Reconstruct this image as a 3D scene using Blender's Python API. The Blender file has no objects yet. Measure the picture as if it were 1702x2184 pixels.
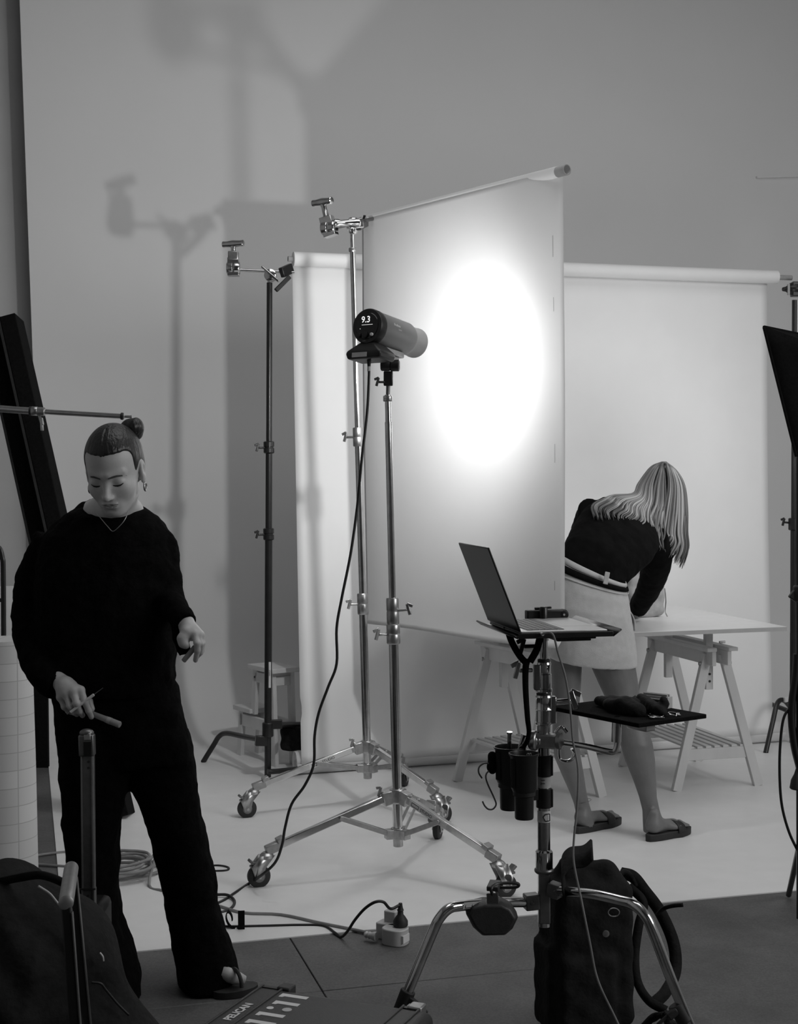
import bpy, bmesh, math, random
import numpy as np
from mathutils import Vector as V, Matrix
random.seed(7)
SC = bpy.context.scene
COL = SC.collection
# ------------------------------------------------------------------ camera
F_PX, PITCH, ROLL, CAM_H = 3038.0, 0.021876, -0.007925, 1.4825
_F = V((0, math.cos(PITCH), -math.sin(PITCH))); _U = V((0, math.sin(PITCH), math.cos(PITCH)))
_cx = V((math.cos(ROLL), 0, 0)) + _U * math.sin(ROLL)
_cy = V((-math.sin(ROLL), 0, 0)) + _U * math.cos(ROLL)
cam_d = bpy.data.cameras.new('camera'); cam = bpy.data.objects.new('camera', cam_d); COL.objects.link(cam)
cam.matrix_world = Matrix(((_cx.x, _cy.x, -_F.x, 0), (_cx.y, _cy.y, -_F.y, 0), (_cx.z, _cy.z, -_F.z, CAM_H), (0, 0, 0, 1)))
cam_d.sensor_fit = 'HORIZONTAL'; cam_d.sensor_width = 36.0; cam_d.lens = 36.0 * F_PX / 1702.0
cam_d.clip_start = 0.05; cam_d.clip_end = 100
SC.camera = cam
# ------------------------------------------------------------------ world, room light, exposure
wd = bpy.data.worlds.new('studio_air'); SC.world = wd; wd.use_nodes = True
wd.node_tree.nodes['Background'].inputs['Color'].default_value = (1, 1, 1, 1)
wd.node_tree.nodes['Background'].inputs['Strength'].default_value = 0.0
SC.view_settings.view_transform = 'Standard'; SC.view_settings.look = 'None'
SC.view_settings.gamma = 1.0; SC.view_settings.exposure = 0.15
SC.view_settings.use_curve_mapping = False
STROBE_W, SPILL_W, RIGHT_FILL_W, OVERHEAD_FILL_W = 38.0, 11.0, 92.0, 50.0
def area_light(name, loc, aim, sx, sy, watts):
    d = bpy.data.lights.new(name, 'AREA'); d.shape = 'RECTANGLE'; d.size = sx; d.size_y = sy; d.energy = watts
    o = bpy.data.objects.new(name, d); COL.objects.link(o); o.location = loc
    o.rotation_euler = (V(aim) - V(loc)).to_track_quat('-Z', 'Y').to_euler(); return o
# two unseen area lights added as general fill, high right and overhead
area_light('right_fill', (4.9, 2.2, 3.0), (0.0, 5.2, 1.0), 3.0, 2.2, RIGHT_FILL_W)
area_light('overhead_fill', (1.0, 4.6, 5.3), (1.0, 4.6, 0.0), 4.0, 3.0, OVERHEAD_FILL_W)

# ------------------------------------------------------------------ measuring helpers
def ray(u, v):
    x = (u - 851) / F_PX; y = -(v - 1092) / F_PX
    return _cx * x + _cy * y + _F
def at(u, v, Y):
    d = ray(u, v); return V((0, 0, CAM_H)) + d * (Y / d.y)
def fl(u, v, z=0.0):
    d = ray(u, v); return V((0, 0, CAM_H)) + d * ((z - CAM_H) / d.z)
TH = math.radians(15.2); RO = V((-1.05, 4.41, 0)); E1 = V((math.cos(TH), math.sin(TH), 0)); E2 = V((-math.sin(TH), math.cos(TH), 0))
def rm(a, b, z=0.0): return RO + E1 * a + E2 * b + V((0, 0, z))
def rm_hit(u, v, b):                       # where a sight line meets the room plane b
    d = ray(u, v); o = V((0, 0, CAM_H)); t = (b - (o - RO).dot(E2)) / d.dot(E2); return o + d * t

# ------------------------------------------------------------------ materials
MATS = {}
def mat(name, col, rough=0.6, metal=0.0, noise=0.0, nscale=20.0, bump=0.0, bscale=60.0, spec=0.5, sheen=0.0, emit=0.0, sss=0.0, trans=0.0, stretch=None):
    m = bpy.data.materials.new(name); m.use_nodes = True; nt = m.node_tree; N = nt.nodes; L = nt.links
    b = N['Principled BSDF']
    b.inputs['Base Color'].default_value = (col, col, col, 1); b.inputs['Roughness'].default_value = rough
    b.inputs['Metallic'].default_value = metal; b.inputs['Specular IOR Level'].default_value = spec
    if sheen: b.inputs['Sheen Weight'].default_value = sheen
    if trans: b.inputs['Transmission Weight'].default_value = trans
    if sss:
        b.inputs['Subsurface Weight'].default_value = sss; b.inputs['Subsurface Radius'].default_value = (.01, .01, .01); b.inputs['Subsurface Scale'].default_value = 1
    if emit:
        b.inputs['Emission Color'].default_value = (1, 1, 1, 1); b.inputs['Emission Strength'].default_value = emit
    if noise or bump:
        tc = N.new('ShaderNodeTexCoord'); src = tc.outputs['Object']
        if stretch:
            mp = N.new('ShaderNodeMapping'); mp.inputs['Scale'].default_value = stretch; L.new(src, mp.inputs['Vector']); src = mp.outputs['Vector']
    if noise:
        n = N.new('ShaderNodeTexNoise'); n.inputs['Scale'].default_value = nscale; n.inputs['Detail'].default_value = 6; L.new(src, n.inputs['Vector'])
        r = N.new('ShaderNodeMapRange'); r.inputs['To Min'].default_value = col * (1 - noise); r.inputs['To Max'].default_value = col * (1 + noise)
        r.inputs['From Min'].default_value = .3; r.inputs['From Max'].default_value = .7
        L.new(n.outputs['Fac'], r.inputs['Value']); L.new(r.outputs['Result'], b.inputs['Base Color'])
    if bump:
        n2 = N.new('ShaderNodeTexNoise'); n2.inputs['Scale'].default_value = bscale; n2.inputs['Detail'].default_value = 4; L.new(src, n2.inputs['Vector'])
        bp = N.new('ShaderNodeBump'); bp.inputs['Strength'].default_value = bump; bp.inputs['Distance'].default_value = .01
        L.new(n2.outputs['Fac'], bp.inputs['Height']); L.new(bp.outputs['Normal'], b.inputs['Normal'])
    MATS[name] = m; return m
mat('chrome', .66, .12, 1.0, noise=.12, nscale=30)
mat('steel', .50, .34, 1.0, noise=.2, nscale=40)
mat('alu', .42, .45, .9, noise=.1, nscale=60)
mat('dark_alu', .2, .4, .8, noise=.15, nscale=40)
mat('black_metal', .012, .33, 0.0, noise=.2)
mat('black_plastic', .012, .42, 0.0, noise=.2)
mat('black_rubber', .018, .6, noise=.3)
mat('case_plastic', .035, .5, noise=.15, nscale=90, bump=.1, bscale=300)
mat('black_fabric', .006, .95, noise=.3, nscale=80, bump=.25, bscale=300, spec=.1)
mat('bag_fabric', .010, .85, noise=.4, nscale=30, bump=.35, bscale=60, spec=.25)
mat('wool', .0045, 1.0, noise=.3, nscale=60, bump=.3, bscale=120, spec=.06)
mat('tube_grey', .33, .5, noise=.1)
mat('white_paint', .78, .6, noise=.012, nscale=2)
mat('cyc_floor', .78, .42, noise=.025, nscale=9, bump=.03, bscale=40)
mat('paper', .86, .75, noise=.015, nscale=5, bump=.04, bscale=4)
mat('core', .35, .8, noise=.2)
mat('table_white', .74, .35, noise=.03)
mat('wood_white', .66, .5, noise=.06, nscale=12, stretch=(1, 1, .2))
mat('skin', .56, .48, noise=.06, nscale=30, bump=.04, bscale=200, sss=.1)
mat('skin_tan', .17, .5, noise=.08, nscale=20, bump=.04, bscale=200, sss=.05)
mat('skin_face', .46, .42, noise=.05, nscale=30, bump=.03, bscale=300, sss=.1)
mat('brow', .075, .7, noise=.3, nscale=200)
mat('lip', .34, .45, noise=.1)
mat('lash', .015, .6, noise=.2)
mat('hair_dark', .02, .34, noise=.5, nscale=70, bump=.35, bscale=160, stretch=(1, 1, .15))
mat('denim_white', .56, .85, noise=.05, nscale=40, bump=.2, bscale=300)
mat('shirt', .0065, .95, noise=.3, bump=.3, bscale=25, spec=.08)
mat('grey_plastic', .48, .4, noise=.04)
mat('cord_grey', .22, .55, noise=.15)
mat('cord_black', .008, .45, noise=.2)
mat('canvas', .40, .85, noise=.1, nscale=50, bump=.2, bscale=200)
mat('label_white', .62, .5, noise=.05)
mat('print_white', .7, .6, noise=.03)
mat('ink', .02, .6, noise=.1)
mat('head_grey', .15, .45, noise=.06)
mat('glass_grey', .5, .25, noise=.05)
mat('screen', .01, .12, noise=.1)
mat('glow', .8, .5, emit=0.75, noise=.01)
mat('laptop_alu', .55, .38, .6, noise=.03)
mat('keycap', .10, .5, noise=.1)
mat('laptop_dark', .022, .35, .4, noise=.05)
mat('wall_far', .50, .8, noise=.04, nscale=3)
mat('dark_inside', .006, .9, noise=.1)
def concrete():
    m = mat('concrete', .095, .62, noise=.22, nscale=5, bump=.12, bscale=70); nt = m.node_tree; N = nt.nodes; L = nt.links
    b = N['Principled BSDF']; old = b.inputs['Base Color'].links[0].from_socket
    tc = N.new('ShaderNodeTexCoord'); n = N.new('ShaderNodeTexNoise'); n.inputs['Scale'].default_value = 160; n.inputs['Detail'].default_value = 3
    L.new(tc.outputs['Object'], n.inputs['Vector']); r = N.new('ShaderNodeMapRange'); r.inputs['From Min'].default_value = .3; r.inputs['From Max'].default_value = .7
    r.inputs['To Min'].default_value = .78; r.inputs['To Max'].default_value = 1.2; L.new(n.outputs['Fac'], r.inputs['Value'])
    mx = N.new('ShaderNodeVectorMath'); mx.operation = 'MULTIPLY'; L.new(old, mx.inputs[0]); L.new(r.outputs['Result'], mx.inputs[1]); L.new(mx.outputs['Vector'], b.inputs['Base Color'])
concrete()
def hair_blond():
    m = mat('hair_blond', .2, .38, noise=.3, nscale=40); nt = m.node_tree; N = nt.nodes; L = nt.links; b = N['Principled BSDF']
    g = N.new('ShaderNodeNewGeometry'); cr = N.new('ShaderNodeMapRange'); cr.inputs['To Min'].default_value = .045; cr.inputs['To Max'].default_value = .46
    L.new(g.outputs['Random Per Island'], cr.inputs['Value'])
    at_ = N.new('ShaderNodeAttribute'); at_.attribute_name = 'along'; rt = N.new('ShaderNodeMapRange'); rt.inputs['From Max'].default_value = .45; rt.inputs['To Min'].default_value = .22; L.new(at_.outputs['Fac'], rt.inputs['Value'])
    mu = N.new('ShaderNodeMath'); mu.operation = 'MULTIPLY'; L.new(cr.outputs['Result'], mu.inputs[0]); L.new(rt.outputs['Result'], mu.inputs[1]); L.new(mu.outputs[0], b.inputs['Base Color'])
hair_blond()
def grid_paper():
    m = mat('grid_paper', .55, .8, noise=.04); nt = m.node_tree; N = nt.nodes; L = nt.links; b = N['Principled BSDF']
    tc = N.new('ShaderNodeTexCoord'); mp = N.new('ShaderNodeMapping'); mp.inputs['Rotation'].default_value = (math.pi / 2, 0, 0); L.new(tc.outputs['Object'], mp.inputs['Vector'])
    br = N.new('ShaderNodeTexBrick'); br.inputs['Scale'].default_value = 7; br.inputs['Mortar Size'].default_value = .012
    br.inputs['Color1'].default_value = (.60, .60, .60, 1); br.inputs['Color2'].default_value = (.53, .53, .53, 1); br.inputs['Mortar'].default_value = (.40, .40, .40, 1); br.offset = 0.0; br.inputs['Brick Width'].default_value = .6; br.inputs['Row Height'].default_value = .45
    L.new(mp.outputs['Vector'], br.inputs['Vector']); L.new(br.outputs['Color'], b.inputs['Base Color'])
grid_paper()

# ------------------------------------------------------------------ mesh builder
def frame(o, x, z=None):
    x = V(x).normalized(); z = V(z or (0, 0, 1)).normalized(); y = z.cross(x).normalized(); z = x.cross(y)
    return Matrix(((x.x, y.x, z.x, o[0]), (x.y, y.y, z.y, o[1]), (x.z, y.z, z.z, o[2]), (0, 0, 0, 1)))
def perp(d):
    d = V(d).normalized(); a = V((0, 0, 1)) if abs(d.z) < .9 else V((1, 0, 0))
    x = a.cross(d).normalized(); return x, d.cross(x)
class M:
    def __init__(s, fr=None): s.v = []; s.f = []; s.fr = fr
    def add(s, vs, fs):
        o = len(s.v); s.v += [(s.fr @ V(p)) if s.fr else V(p) for p in vs]; s.f += [tuple(i + o for i in f) for f in fs]; return s
    def box(s, lo, hi):
        x0, y0, z0 = lo; x1, y1, z1 = hi
        return s.add([(x0, y0, z0), (x1, y0, z0), (x1, y1, z0), (x0, y1, z0), (x0, y0, z1), (x1, y0, z1), (x1, y1, z1), (x0, y1, z1)],
                     [(3, 2, 1, 0), (4, 5, 6, 7), (0, 1, 5, 4), (1, 2, 6, 5), (2, 3, 7, 6), (3, 0, 4, 7)])
    def beam(s, p0, p1, w, h, up=(0, 0, 1)):
        p0 = V(p0); p1 = V(p1); d = (p1 - p0).normalized(); x = d.cross(V(up)).normalized(); y = x.cross(d)
        c = [x * w / 2 + y * h / 2, -x * w / 2 + y * h / 2, -x * w / 2 - y * h / 2, x * w / 2 - y * h / 2]
        return s.add([p0 + k for k in c] + [p1 + k for k in c], [(0, 1, 2, 3), (7, 6, 5, 4), (1, 0, 4, 5), (2, 1, 5, 6), (3, 2, 6, 7), (0, 3, 7, 4)])
    def cyl(s, p0, p1, r0, r1=None, n=20):
        return s.tube([p0, p1], [r0, r0 if r1 is None else r1], n)
    def tube(s, pts, r, n=12, cap=True, sx=1.0, sy=1.0, ref=None):
        pts = [V(p) for p in pts]; k = len(pts); rr = r if hasattr(r, '__len__') else [r] * k
        vs = []; fs = []; x = None
        for i, p in enumerate(pts):
            d = (pts[min(i + 1, k - 1)] - pts[max(i - 1, 0)]).normalized()
            if x is None: x = (V(ref) - d * V(ref).dot(d)).normalized() if ref else perp(d)[0]
            else: x = (x - d * x.dot(d)).normalized()
            y = d.cross(x)
            for j in range(n):
                t = 2 * math.pi * j / n; vs.append(p + x * (math.cos(t) * rr[i] * sx) + y * (math.sin(t) * rr[i] * sy))
        for i in range(k - 1):
            for j in range(n):
                a = i * n + j; b = i * n + (j + 1) % n; fs.append((a, b, b + n, a + n))
        if cap: fs.append(tuple(range(n - 1, -1, -1))); fs.append(tuple((k - 1) * n + j for j in range(n)))
        return s.add(vs, fs)
    def lathe(s, o, d, prof, n=28):        # prof: (distance along d, radius)
        o = V(o); d = V(d).normalized(); x, y = perp(d); vs = []; fs = []; k = len(prof)
        for (t, r) in prof:
            for j in range(n):
                a = 2 * math.pi * j / n; vs.append(o + d * t + (x * math.cos(a) + y * math.sin(a)) * max(r, 1e-5))
        for i in range(k - 1):
            for j in range(n):
                a = i * n + j; b = i * n + (j + 1) % n; fs.append((a, b, b + n, a + n))
        fs.append(tuple(range(n - 1, -1, -1))); fs.append(tuple((k - 1) * n + j for j in range(n)))
        return s.add(vs, fs)
    def loft(s, secs, n=28, e=2.3):        # secs: (centre, half axis 1, half axis 2)
        vs = []; fs = []; k = len(secs)
        for (c, a, b) in secs:
            for j in range(n):
                t = 2 * math.pi * j / n; ct, st = math.cos(t), math.sin(t)
                vs.append(V(c) + V(a) * (math.copysign(abs(ct) ** (2 / e), ct)) + V(b) * (math.copysign(abs(st) ** (2 / e), st)))
        for i in range(k - 1):
            for j in range(n):
                p = i * n + j; q = i * n + (j + 1) % n; fs.append((p, q, q + n, p + n))
        fs.append(tuple(range(n - 1, -1, -1))); fs.append(tuple((k - 1) * n + j for j in range(n)))
        return s.add(vs, fs)
    def ell(s, c, r, n=16):
        prof = [(-math.cos(math.pi * i / n), math.sin(math.pi * i / n)) for i in range(n + 1)]
        m = M(); m.lathe((0, 0, 0), (0, 0, 1), prof, n * 2)
        return s.add([V((p.x * r[0], p.y * r[1], p.z * r[2])) + V(c) for p in m.v], m.f)
    def prism(s, poly, y0, y1):            # poly in x,z extruded along y
        n = len(poly); vs = [(p[0], y0, p[1]) for p in poly] + [(p[0], y1, p[1]) for p in poly]
        return s.add(vs, [tuple(range(n)), tuple(range(2 * n - 1, n - 1, -1))] + [(i, i + n, (i + 1) % n + n, (i + 1) % n) for i in range(n)])
    def grid(s, fn, nu, nv):
        vs = [fn(i / nu, j / nv) for j in range(nv + 1) for i in range(nu + 1)]
        return s.add(vs, [(j * (nu + 1) + i, j * (nu + 1) + i + 1, (j + 1) * (nu + 1) + i + 1, (j + 1) * (nu + 1) + i) for j in range(nv) for i in range(nu)])
    def obj(s, name, material, parent=None, smooth=40, bevel=0, seg=2, solid=0, remesh=0, smoothit=0, fold=None, label=None):
        root = parent; off = V((0, 0, 0))
        while root is not None: off = off + root.location; root = root.parent
        me = bpy.data.meshes.new(name); loc = V((0, 0, 0))
        if parent is None and s.v:
            lo = V([min(p[i] for p in s.v) for i in range(3)]); hi = V([max(p[i] for p in s.v) for i in range(3)]); loc = V(((lo.x + hi.x) / 2, (lo.y + hi.y) / 2, lo.z)); off = loc
        me.from_pydata([tuple(V(p) - off) for p in s.v], [], s.f); me.update()
        bm = bmesh.new(); bm.from_mesh(me); bmesh.ops.recalc_face_normals(bm, faces=bm.faces); bm.to_mesh(me); bm.free()
        me.materials.append(MATS[material] if isinstance(material, str) else material)
        o = bpy.data.objects.new(name, me); COL.objects.link(o); o.location = loc
        if parent is not None: o.parent = parent
        if smooth:
            me.polygons.foreach_set('use_smooth', [True] * len(me.polygons))
            if not remesh: me.set_sharp_from_angle(angle=math.radians(smooth))
        if solid: q = o.modifiers.new('thickness', 'SOLIDIFY'); q.thickness = solid; q.offset = 0
        if bevel: q = o.modifiers.new('bevel', 'BEVEL'); q.width = bevel; q.segments = seg; q.limit_method = 'ANGLE'
        if remesh:
            q = o.modifiers.new('remesh', 'REMESH'); q.mode = 'VOXEL'; q.voxel_size = remesh; q.use_smooth_shade = True
            if smoothit: q = o.modifiers.new('smooth', 'SMOOTH'); q.iterations = smoothit; q.factor = .5
            if fold:
                tx = bpy.data.textures.new(name + '_folds', 'CLOUDS'); tx.noise_scale = fold[1]; tx.noise_depth = 2
                q = o.modifiers.new('folds', 'DISPLACE'); q.texture = tx; q.strength = fold[0]; q.mid_level = .5; q.texture_coords = 'LOCAL'
        if label: o['label'] = label
        return o
def tag(o, label, cat, group=None):
    o['label'] = label; o['category'] = cat
    if group: o['group'] = group
    return o
def struct(o): o['kind'] = 'structure'; return o
def thing(name, label, cat, loc, group=None):
    o = bpy.data.objects.new(name, None); COL.objects.link(o); o.location = loc; o.empty_display_size = .05
    return tag(o, label, cat, group)
def spline(pts, n=8):                      # Catmull-Rom through points
    P = [V(p) for p in pts]; P = [P[0] * 2 - P[1]] + P + [P[-1] * 2 - P[-2]]; out = []
    for i in range(1, len(P) - 2):
        for k in range(n):
            t = k / n; a, b, c, d = P[i - 1:i + 3]
            out.append(.5 * ((2 * b) + (c - a) * t + (2 * a - 5 * b + 4 * c - d) * t * t + (3 * b - a - 3 * c + d) * t ** 3))
    out.append(P[-2]); return out
def txt(s, o, xd, yd, h, material, parent, name='lettering', bold=0.0, depth=.0004):
    cu = bpy.data.curves.new('t', 'FONT'); cu.body = s; cu.size = 1; cu.offset = bold; cu.resolution_u = 3
    ob = bpy.data.objects.new('t', cu); COL.objects.link(ob); dg = bpy.context.evaluated_depsgraph_get(); dg.update()
    me = ob.evaluated_get(dg).to_mesh(); vs = [V(p.co) for p in me.vertices]; fs = [tuple(p.vertices) for p in me.polygons]
    bpy.data.objects.remove(ob); bpy.data.curves.remove(cu)
    x0 = min(p.x for p in vs); y0 = min(p.y for p in vs); H = max(p.y for p in vs) - y0; k = h / H
    xd = V(xd).normalized(); yd = V(yd).normalized(); nn = xd.cross(yd); m = M()
    m.add([V(o) + xd * ((p.x - x0) * k) + yd * ((p.y - y0) * k) + nn * depth for p in vs], fs)
    return m.obj(name, material, parent, smooth=0)

# ------------------------------------------------------------------ signed-distance modelling for soft shapes
def sdf_mesh(f, lo, hi, h):
    n = [int(math.ceil((hi[i] - lo[i]) / h)) + 1 for i in range(3)]
    ax = [np.asarray(lo[i] + h * np.arange(n[i]), np.float32) for i in range(3)]
    P = np.stack(np.meshgrid(*ax, indexing='ij'), -1); D = f(P); S = D < 0
    cs = np.zeros([k - 1 for k in n], np.int8)
    C8 = [(i, j, k) for i in (0, 1) for j in (0, 1) for k in (0, 1)]
    for c in C8: cs += S[c[0]:n[0] - 1 + c[0], c[1]:n[1] - 1 + c[1], c[2]:n[2] - 1 + c[2]]
    cell = np.argwhere((cs > 0) & (cs < 8)); ids = -np.ones(cs.shape, np.int64); ids[tuple(cell.T)] = np.arange(len(cell))
    acc = np.zeros((len(cell), 3)); cnt = np.zeros(len(cell))
    for c in C8:
        for a in range(3):
            if c[a]: continue
            c2 = list(c); c2[a] = 1
            d0 = D[tuple((cell + c).T)]; d1 = D[tuple((cell + c2).T)]; mk = (d0 < 0) != (d1 < 0)
            t = np.where(mk, d0 / np.where(mk, d0 - d1, 1), 0); p = cell + np.array(c, float); p[:, a] += t
            acc[mk] += p[mk]; cnt[mk] += 1
    vs = np.array(lo) + h * acc / cnt[:, None]; F = []
    for a in range(3):
        b, c = (a + 1) % 3, (a + 2) % 3
        s0 = [slice(None)] * 3; s1 = [slice(None)] * 3; s0[a] = slice(0, -1); s1[a] = slice(1, None)
        E = np.argwhere(S[tuple(s0)] != S[tuple(s1)]); E = E[(E[:, b] > 0) & (E[:, c] > 0) & (E[:, b] < n[b] - 1) & (E[:, c] < n[c] - 1)]
        def g(db, dc): q = E.copy(); q[:, b] -= db; q[:, c] -= dc; return ids[tuple(q.T)]
        q = np.stack([g(1, 1), g(0, 1), g(0, 0), g(1, 0)], 1); fl_ = S[tuple(E.T)]; q[~fl_] = q[~fl_][:, ::-1]; F.append(q)
    F = np.concatenate(F); F = F[(F >= 0).all(1)]
    m = M(); m.v = [V(p) for p in vs]; m.f = [tuple(int(i) for i in q) for q in F]; return m
def smin(a, b, k):
    h = np.maximum(k - np.abs(a - b), 0) / k; return np.minimum(a, b) - h * h * k * .25
def smax(a, b, k): return -smin(-a, -b, k)
def s_ell(P, c, r):
    q = P - np.array(c, np.float32); r = np.array(r, np.float32); k0 = np.linalg.norm(q / r, axis=-1); k1 = np.linalg.norm(q / (r * r), axis=-1)
    return k0 * (k0 - 1) / np.maximum(k1, 1e-6)
def s_cap(P, a, b, ra, rb):
    a = np.array(a, np.float32); b = np.array(b, np.float32); d = b - a; t = np.clip(((P - a) @ d) / (d @ d), 0, 1)
    return np.linalg.norm(P - a - t[..., None] * d, axis=-1) - (ra + t * (rb - ra))
def s_box(P, R, c, half, r):               # R: rows are the box axes
    q = np.abs((P - np.array(c, np.float32)) @ np.array(R, np.float32).T) - (np.array(half, np.float32) - r)
    return np.linalg.norm(np.maximum(q, 0), axis=-1) + np.minimum(q.max(-1), 0) - r
# ================================================================== THE SETTING
def slab_floor():
    g = .003
    base = M(); base.box((-9, -6, -.06), (9, 14, -.012)); fo = struct(base.obj('floor', 'concrete', smooth=0)); fo['label'] = 'grey concrete studio floor'
    aj = [-5.29, -3.29, -1.29, .71, 2.71, 4.71, 6.71]; bj = [-6.5, -4.5, -2.5, -.5, 1.5, 3.5, 5.5]
    for i in range(len(aj) - 1):
        for j in range(len(bj) - 1):
            m = M(frame(RO, E1)); m.box((aj[i] + g / 2, bj[j] + g / 2, -.012), (aj[i + 1] - g / 2, bj[j + 1] - g / 2, 0)); m.obj('floor_slab', 'concrete', fo, bevel=.002, seg=1)
    return fo
slab_floor()
WB, WR, WH = 4.0, .55, 5.4                 # cyclorama: wall plane, cove radius, height
def cyc():
    m = M(); prof = [(-.0, .0), (-.0, .004), (.3, .004), (1.0, .004), (2.0, .004), (WB - WR, .004)]
    prof = [(WB - WR, .004)]
    prof += [(WB - WR + WR * math.sin(t), .004 + WR - WR * math.cos(t)) for t in [math.pi / 2 * k / 14 for k in range(1, 15)]]
    prof += [(WB, z) for z in (1.0, 2.0, 3.2, 4.4, WH)]
    ptop = rm_hit(42, 0, WB); pbot = rm_hit(97, 1500, WB); at_, ab_ = (ptop - RO).dot(E1), (pbot - RO).dot(E1)
    def a0(b, z):
        if z < .01: return .0 + (ab_) * (b / WB) if b > 0 else 0
        return ab_ + (at_ - ab_) * (z - pbot.z) / (ptop.z - pbot.z)
    def fn(i, j):
        k = round(j * (len(prof) - 1)); b, z = prof[k]; s = a0(b, z); return rm(s + (6.2 - s) * i, b, z)
    m.grid(fn, 8, len(prof) - 1); o = m.obj('wall_back', 'white_paint', smooth=30)
    g = M(); bb = WB - WR; g.add([rm(0, 0, .004), rm(6.2, 0, .004), rm(6.2, bb, .004), rm(a0(bb, .004), bb, .004), rm(0, 0, .0), rm(6.2, 0, .0), rm(6.2, bb, .0), rm(a0(bb, .004), bb, .0)], [(0, 1, 2, 3), (0, 4, 5, 1), (0, 3, 7, 4)]); go = struct(g.obj('floor_painted', 'cyc_floor', smooth=0)); go['label'] = 'white painted studio floor in front of the cove'
    struct(o); o['label'] = 'white painted infinity cove wall curving into the floor'
    # thickness at the wall's left end and its back face
    e = M(); zz = [.2, 1.0, 2.2, 3.4, WH]
    for k in range(4):
        z0, z1 = zz[k], zz[k + 1]
        a, b = a0(WB, z0), a0(WB, z1)
        e.add([rm(a, WB, z0), rm(b, WB, z1), rm(b, WB + .1, z1), rm(a, WB + .1, z0)], [(0, 1, 2, 3)])
        e.add([rm(a, WB + .1, z0), rm(b, WB + .1, z1), rm(6.2, WB + .1, z1), rm(6.2, WB + .1, z0)], [(0, 1, 2, 3)])
    e.obj('wall_edge', 'white_paint', o, smooth=0)
    return o
cyc()
def shell():
    w = M(frame(RO, E1)); w.box((-4.0, WB + .17, 0), (6.5, WB + .27, WH + .2)); struct(w.obj('wall_rear', 'wall_far', smooth=0))['label'] = 'far pale wall behind the infinity cove'
    w = M(frame(RO, E1)); w.box((-2.7, -7, 0), (-2.6, WB + .62, WH + .2)); struct(w.obj('wall_left', 'wall_far', smooth=0))['label'] = 'left studio wall'
    w = M(frame(RO, E1)); w.box((6.2, -7, 0), (6.3, WB + .62, WH + .2)); struct(w.obj('wall_right', 'wall_far', smooth=0))['label'] = 'right studio wall'
    w = M(frame(RO, E1)); w.box((-2.7, -7.1, 0), (6.3, -7, WH + .2)); struct(w.obj('wall_front', 'dark_alu', smooth=0))['label'] = 'dark studio wall behind the photographer'
    w = M(frame(RO, E1)); w.box((-2.7, -7.1, WH + .2), (6.5, WB + .72, WH + .3)); struct(w.obj('ceiling', 'wall_far', smooth=0))['label'] = 'studio ceiling'
    p0 = rm_hit(1612, 379, WB); p1 = rm_hit(1760, 375, WB)
    t = M(); t.beam(p0 - E2 * .006, p1 - E2 * .012, .024, .012); struct(t.obj('trim_1', 'white_paint', smooth=0))['label'] = 'thin ledge high on the white wall'
shell()

# ================================================================== BACK PAPER BACKDROP
PL = V((-.518, 7.18, 0)); PR = V((2.091, 7.96, 0)); PD = (PR - PL).normalized(); PN = V((PD.y, -PD.x, 0))   # PN towards the camera
def back_paper():
    W = (PR - PL).length; zt = 2.60; r = .037
    t = thing('paper_backdrop', 'wide white paper backdrop hanging from a roll between two black stands', 'backdrop', PL + PD * (W / 2))
    c0 = PL + V((0, 0, zt)); c1 = PR + V((0, 0, zt))
    m = M(); m.lathe(c0 - PD * .005, PD, [(0, r - .004), (.002, r), (W + .03, r), (W + .032, r - .004)], 36); m.obj('paper_roll', 'paper', t)
    m = M(); m.cyl(c0 - PD * .03, c1 + PD * .12, .014, n=16); m.obj('core_tube', 'core', t)
    br = .062                              # the rolled-up end resting on the floor
    def fn(i, j):
        z = zt - (zt - br) * j
        nick = .012 * math.exp(-((z - .335) / .03) ** 2) * max(0, 1 - i * 30)
        p = PL + PD * (nick + i * (W - .012 - .03 * j - nick)) + V((0, 0, z)) + PN * (-r + (r + br + .002) * min(1, j * 1.0) ** 1.5)
        return p + PN * .006 * math.sin(9 * i + 3 * j) * math.sin(math.pi * j)
    m = M(); m.grid(fn, 60, 60); m.obj('hanging_sheet', 'paper', t, solid=.0012, smooth=60)
    q = M()                                # spiral of the rolled end
    def sp(i, j):
        a = i * 2 * math.pi * 3.2 + 0.0; rr = br - .010 * i * 3.2
        c = PL + PD * (-.02 + .0 + j * (W + .06)) + V((0, 0, br + .002))
        return c + PN * (math.cos(a) * rr) - V((0, 0, math.sin(a) * rr))
    q.grid(sp, 110, 1); q.obj('rolled_end', 'paper', t, solid=.0012, smooth=60)
    return t
back_paper()

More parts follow.
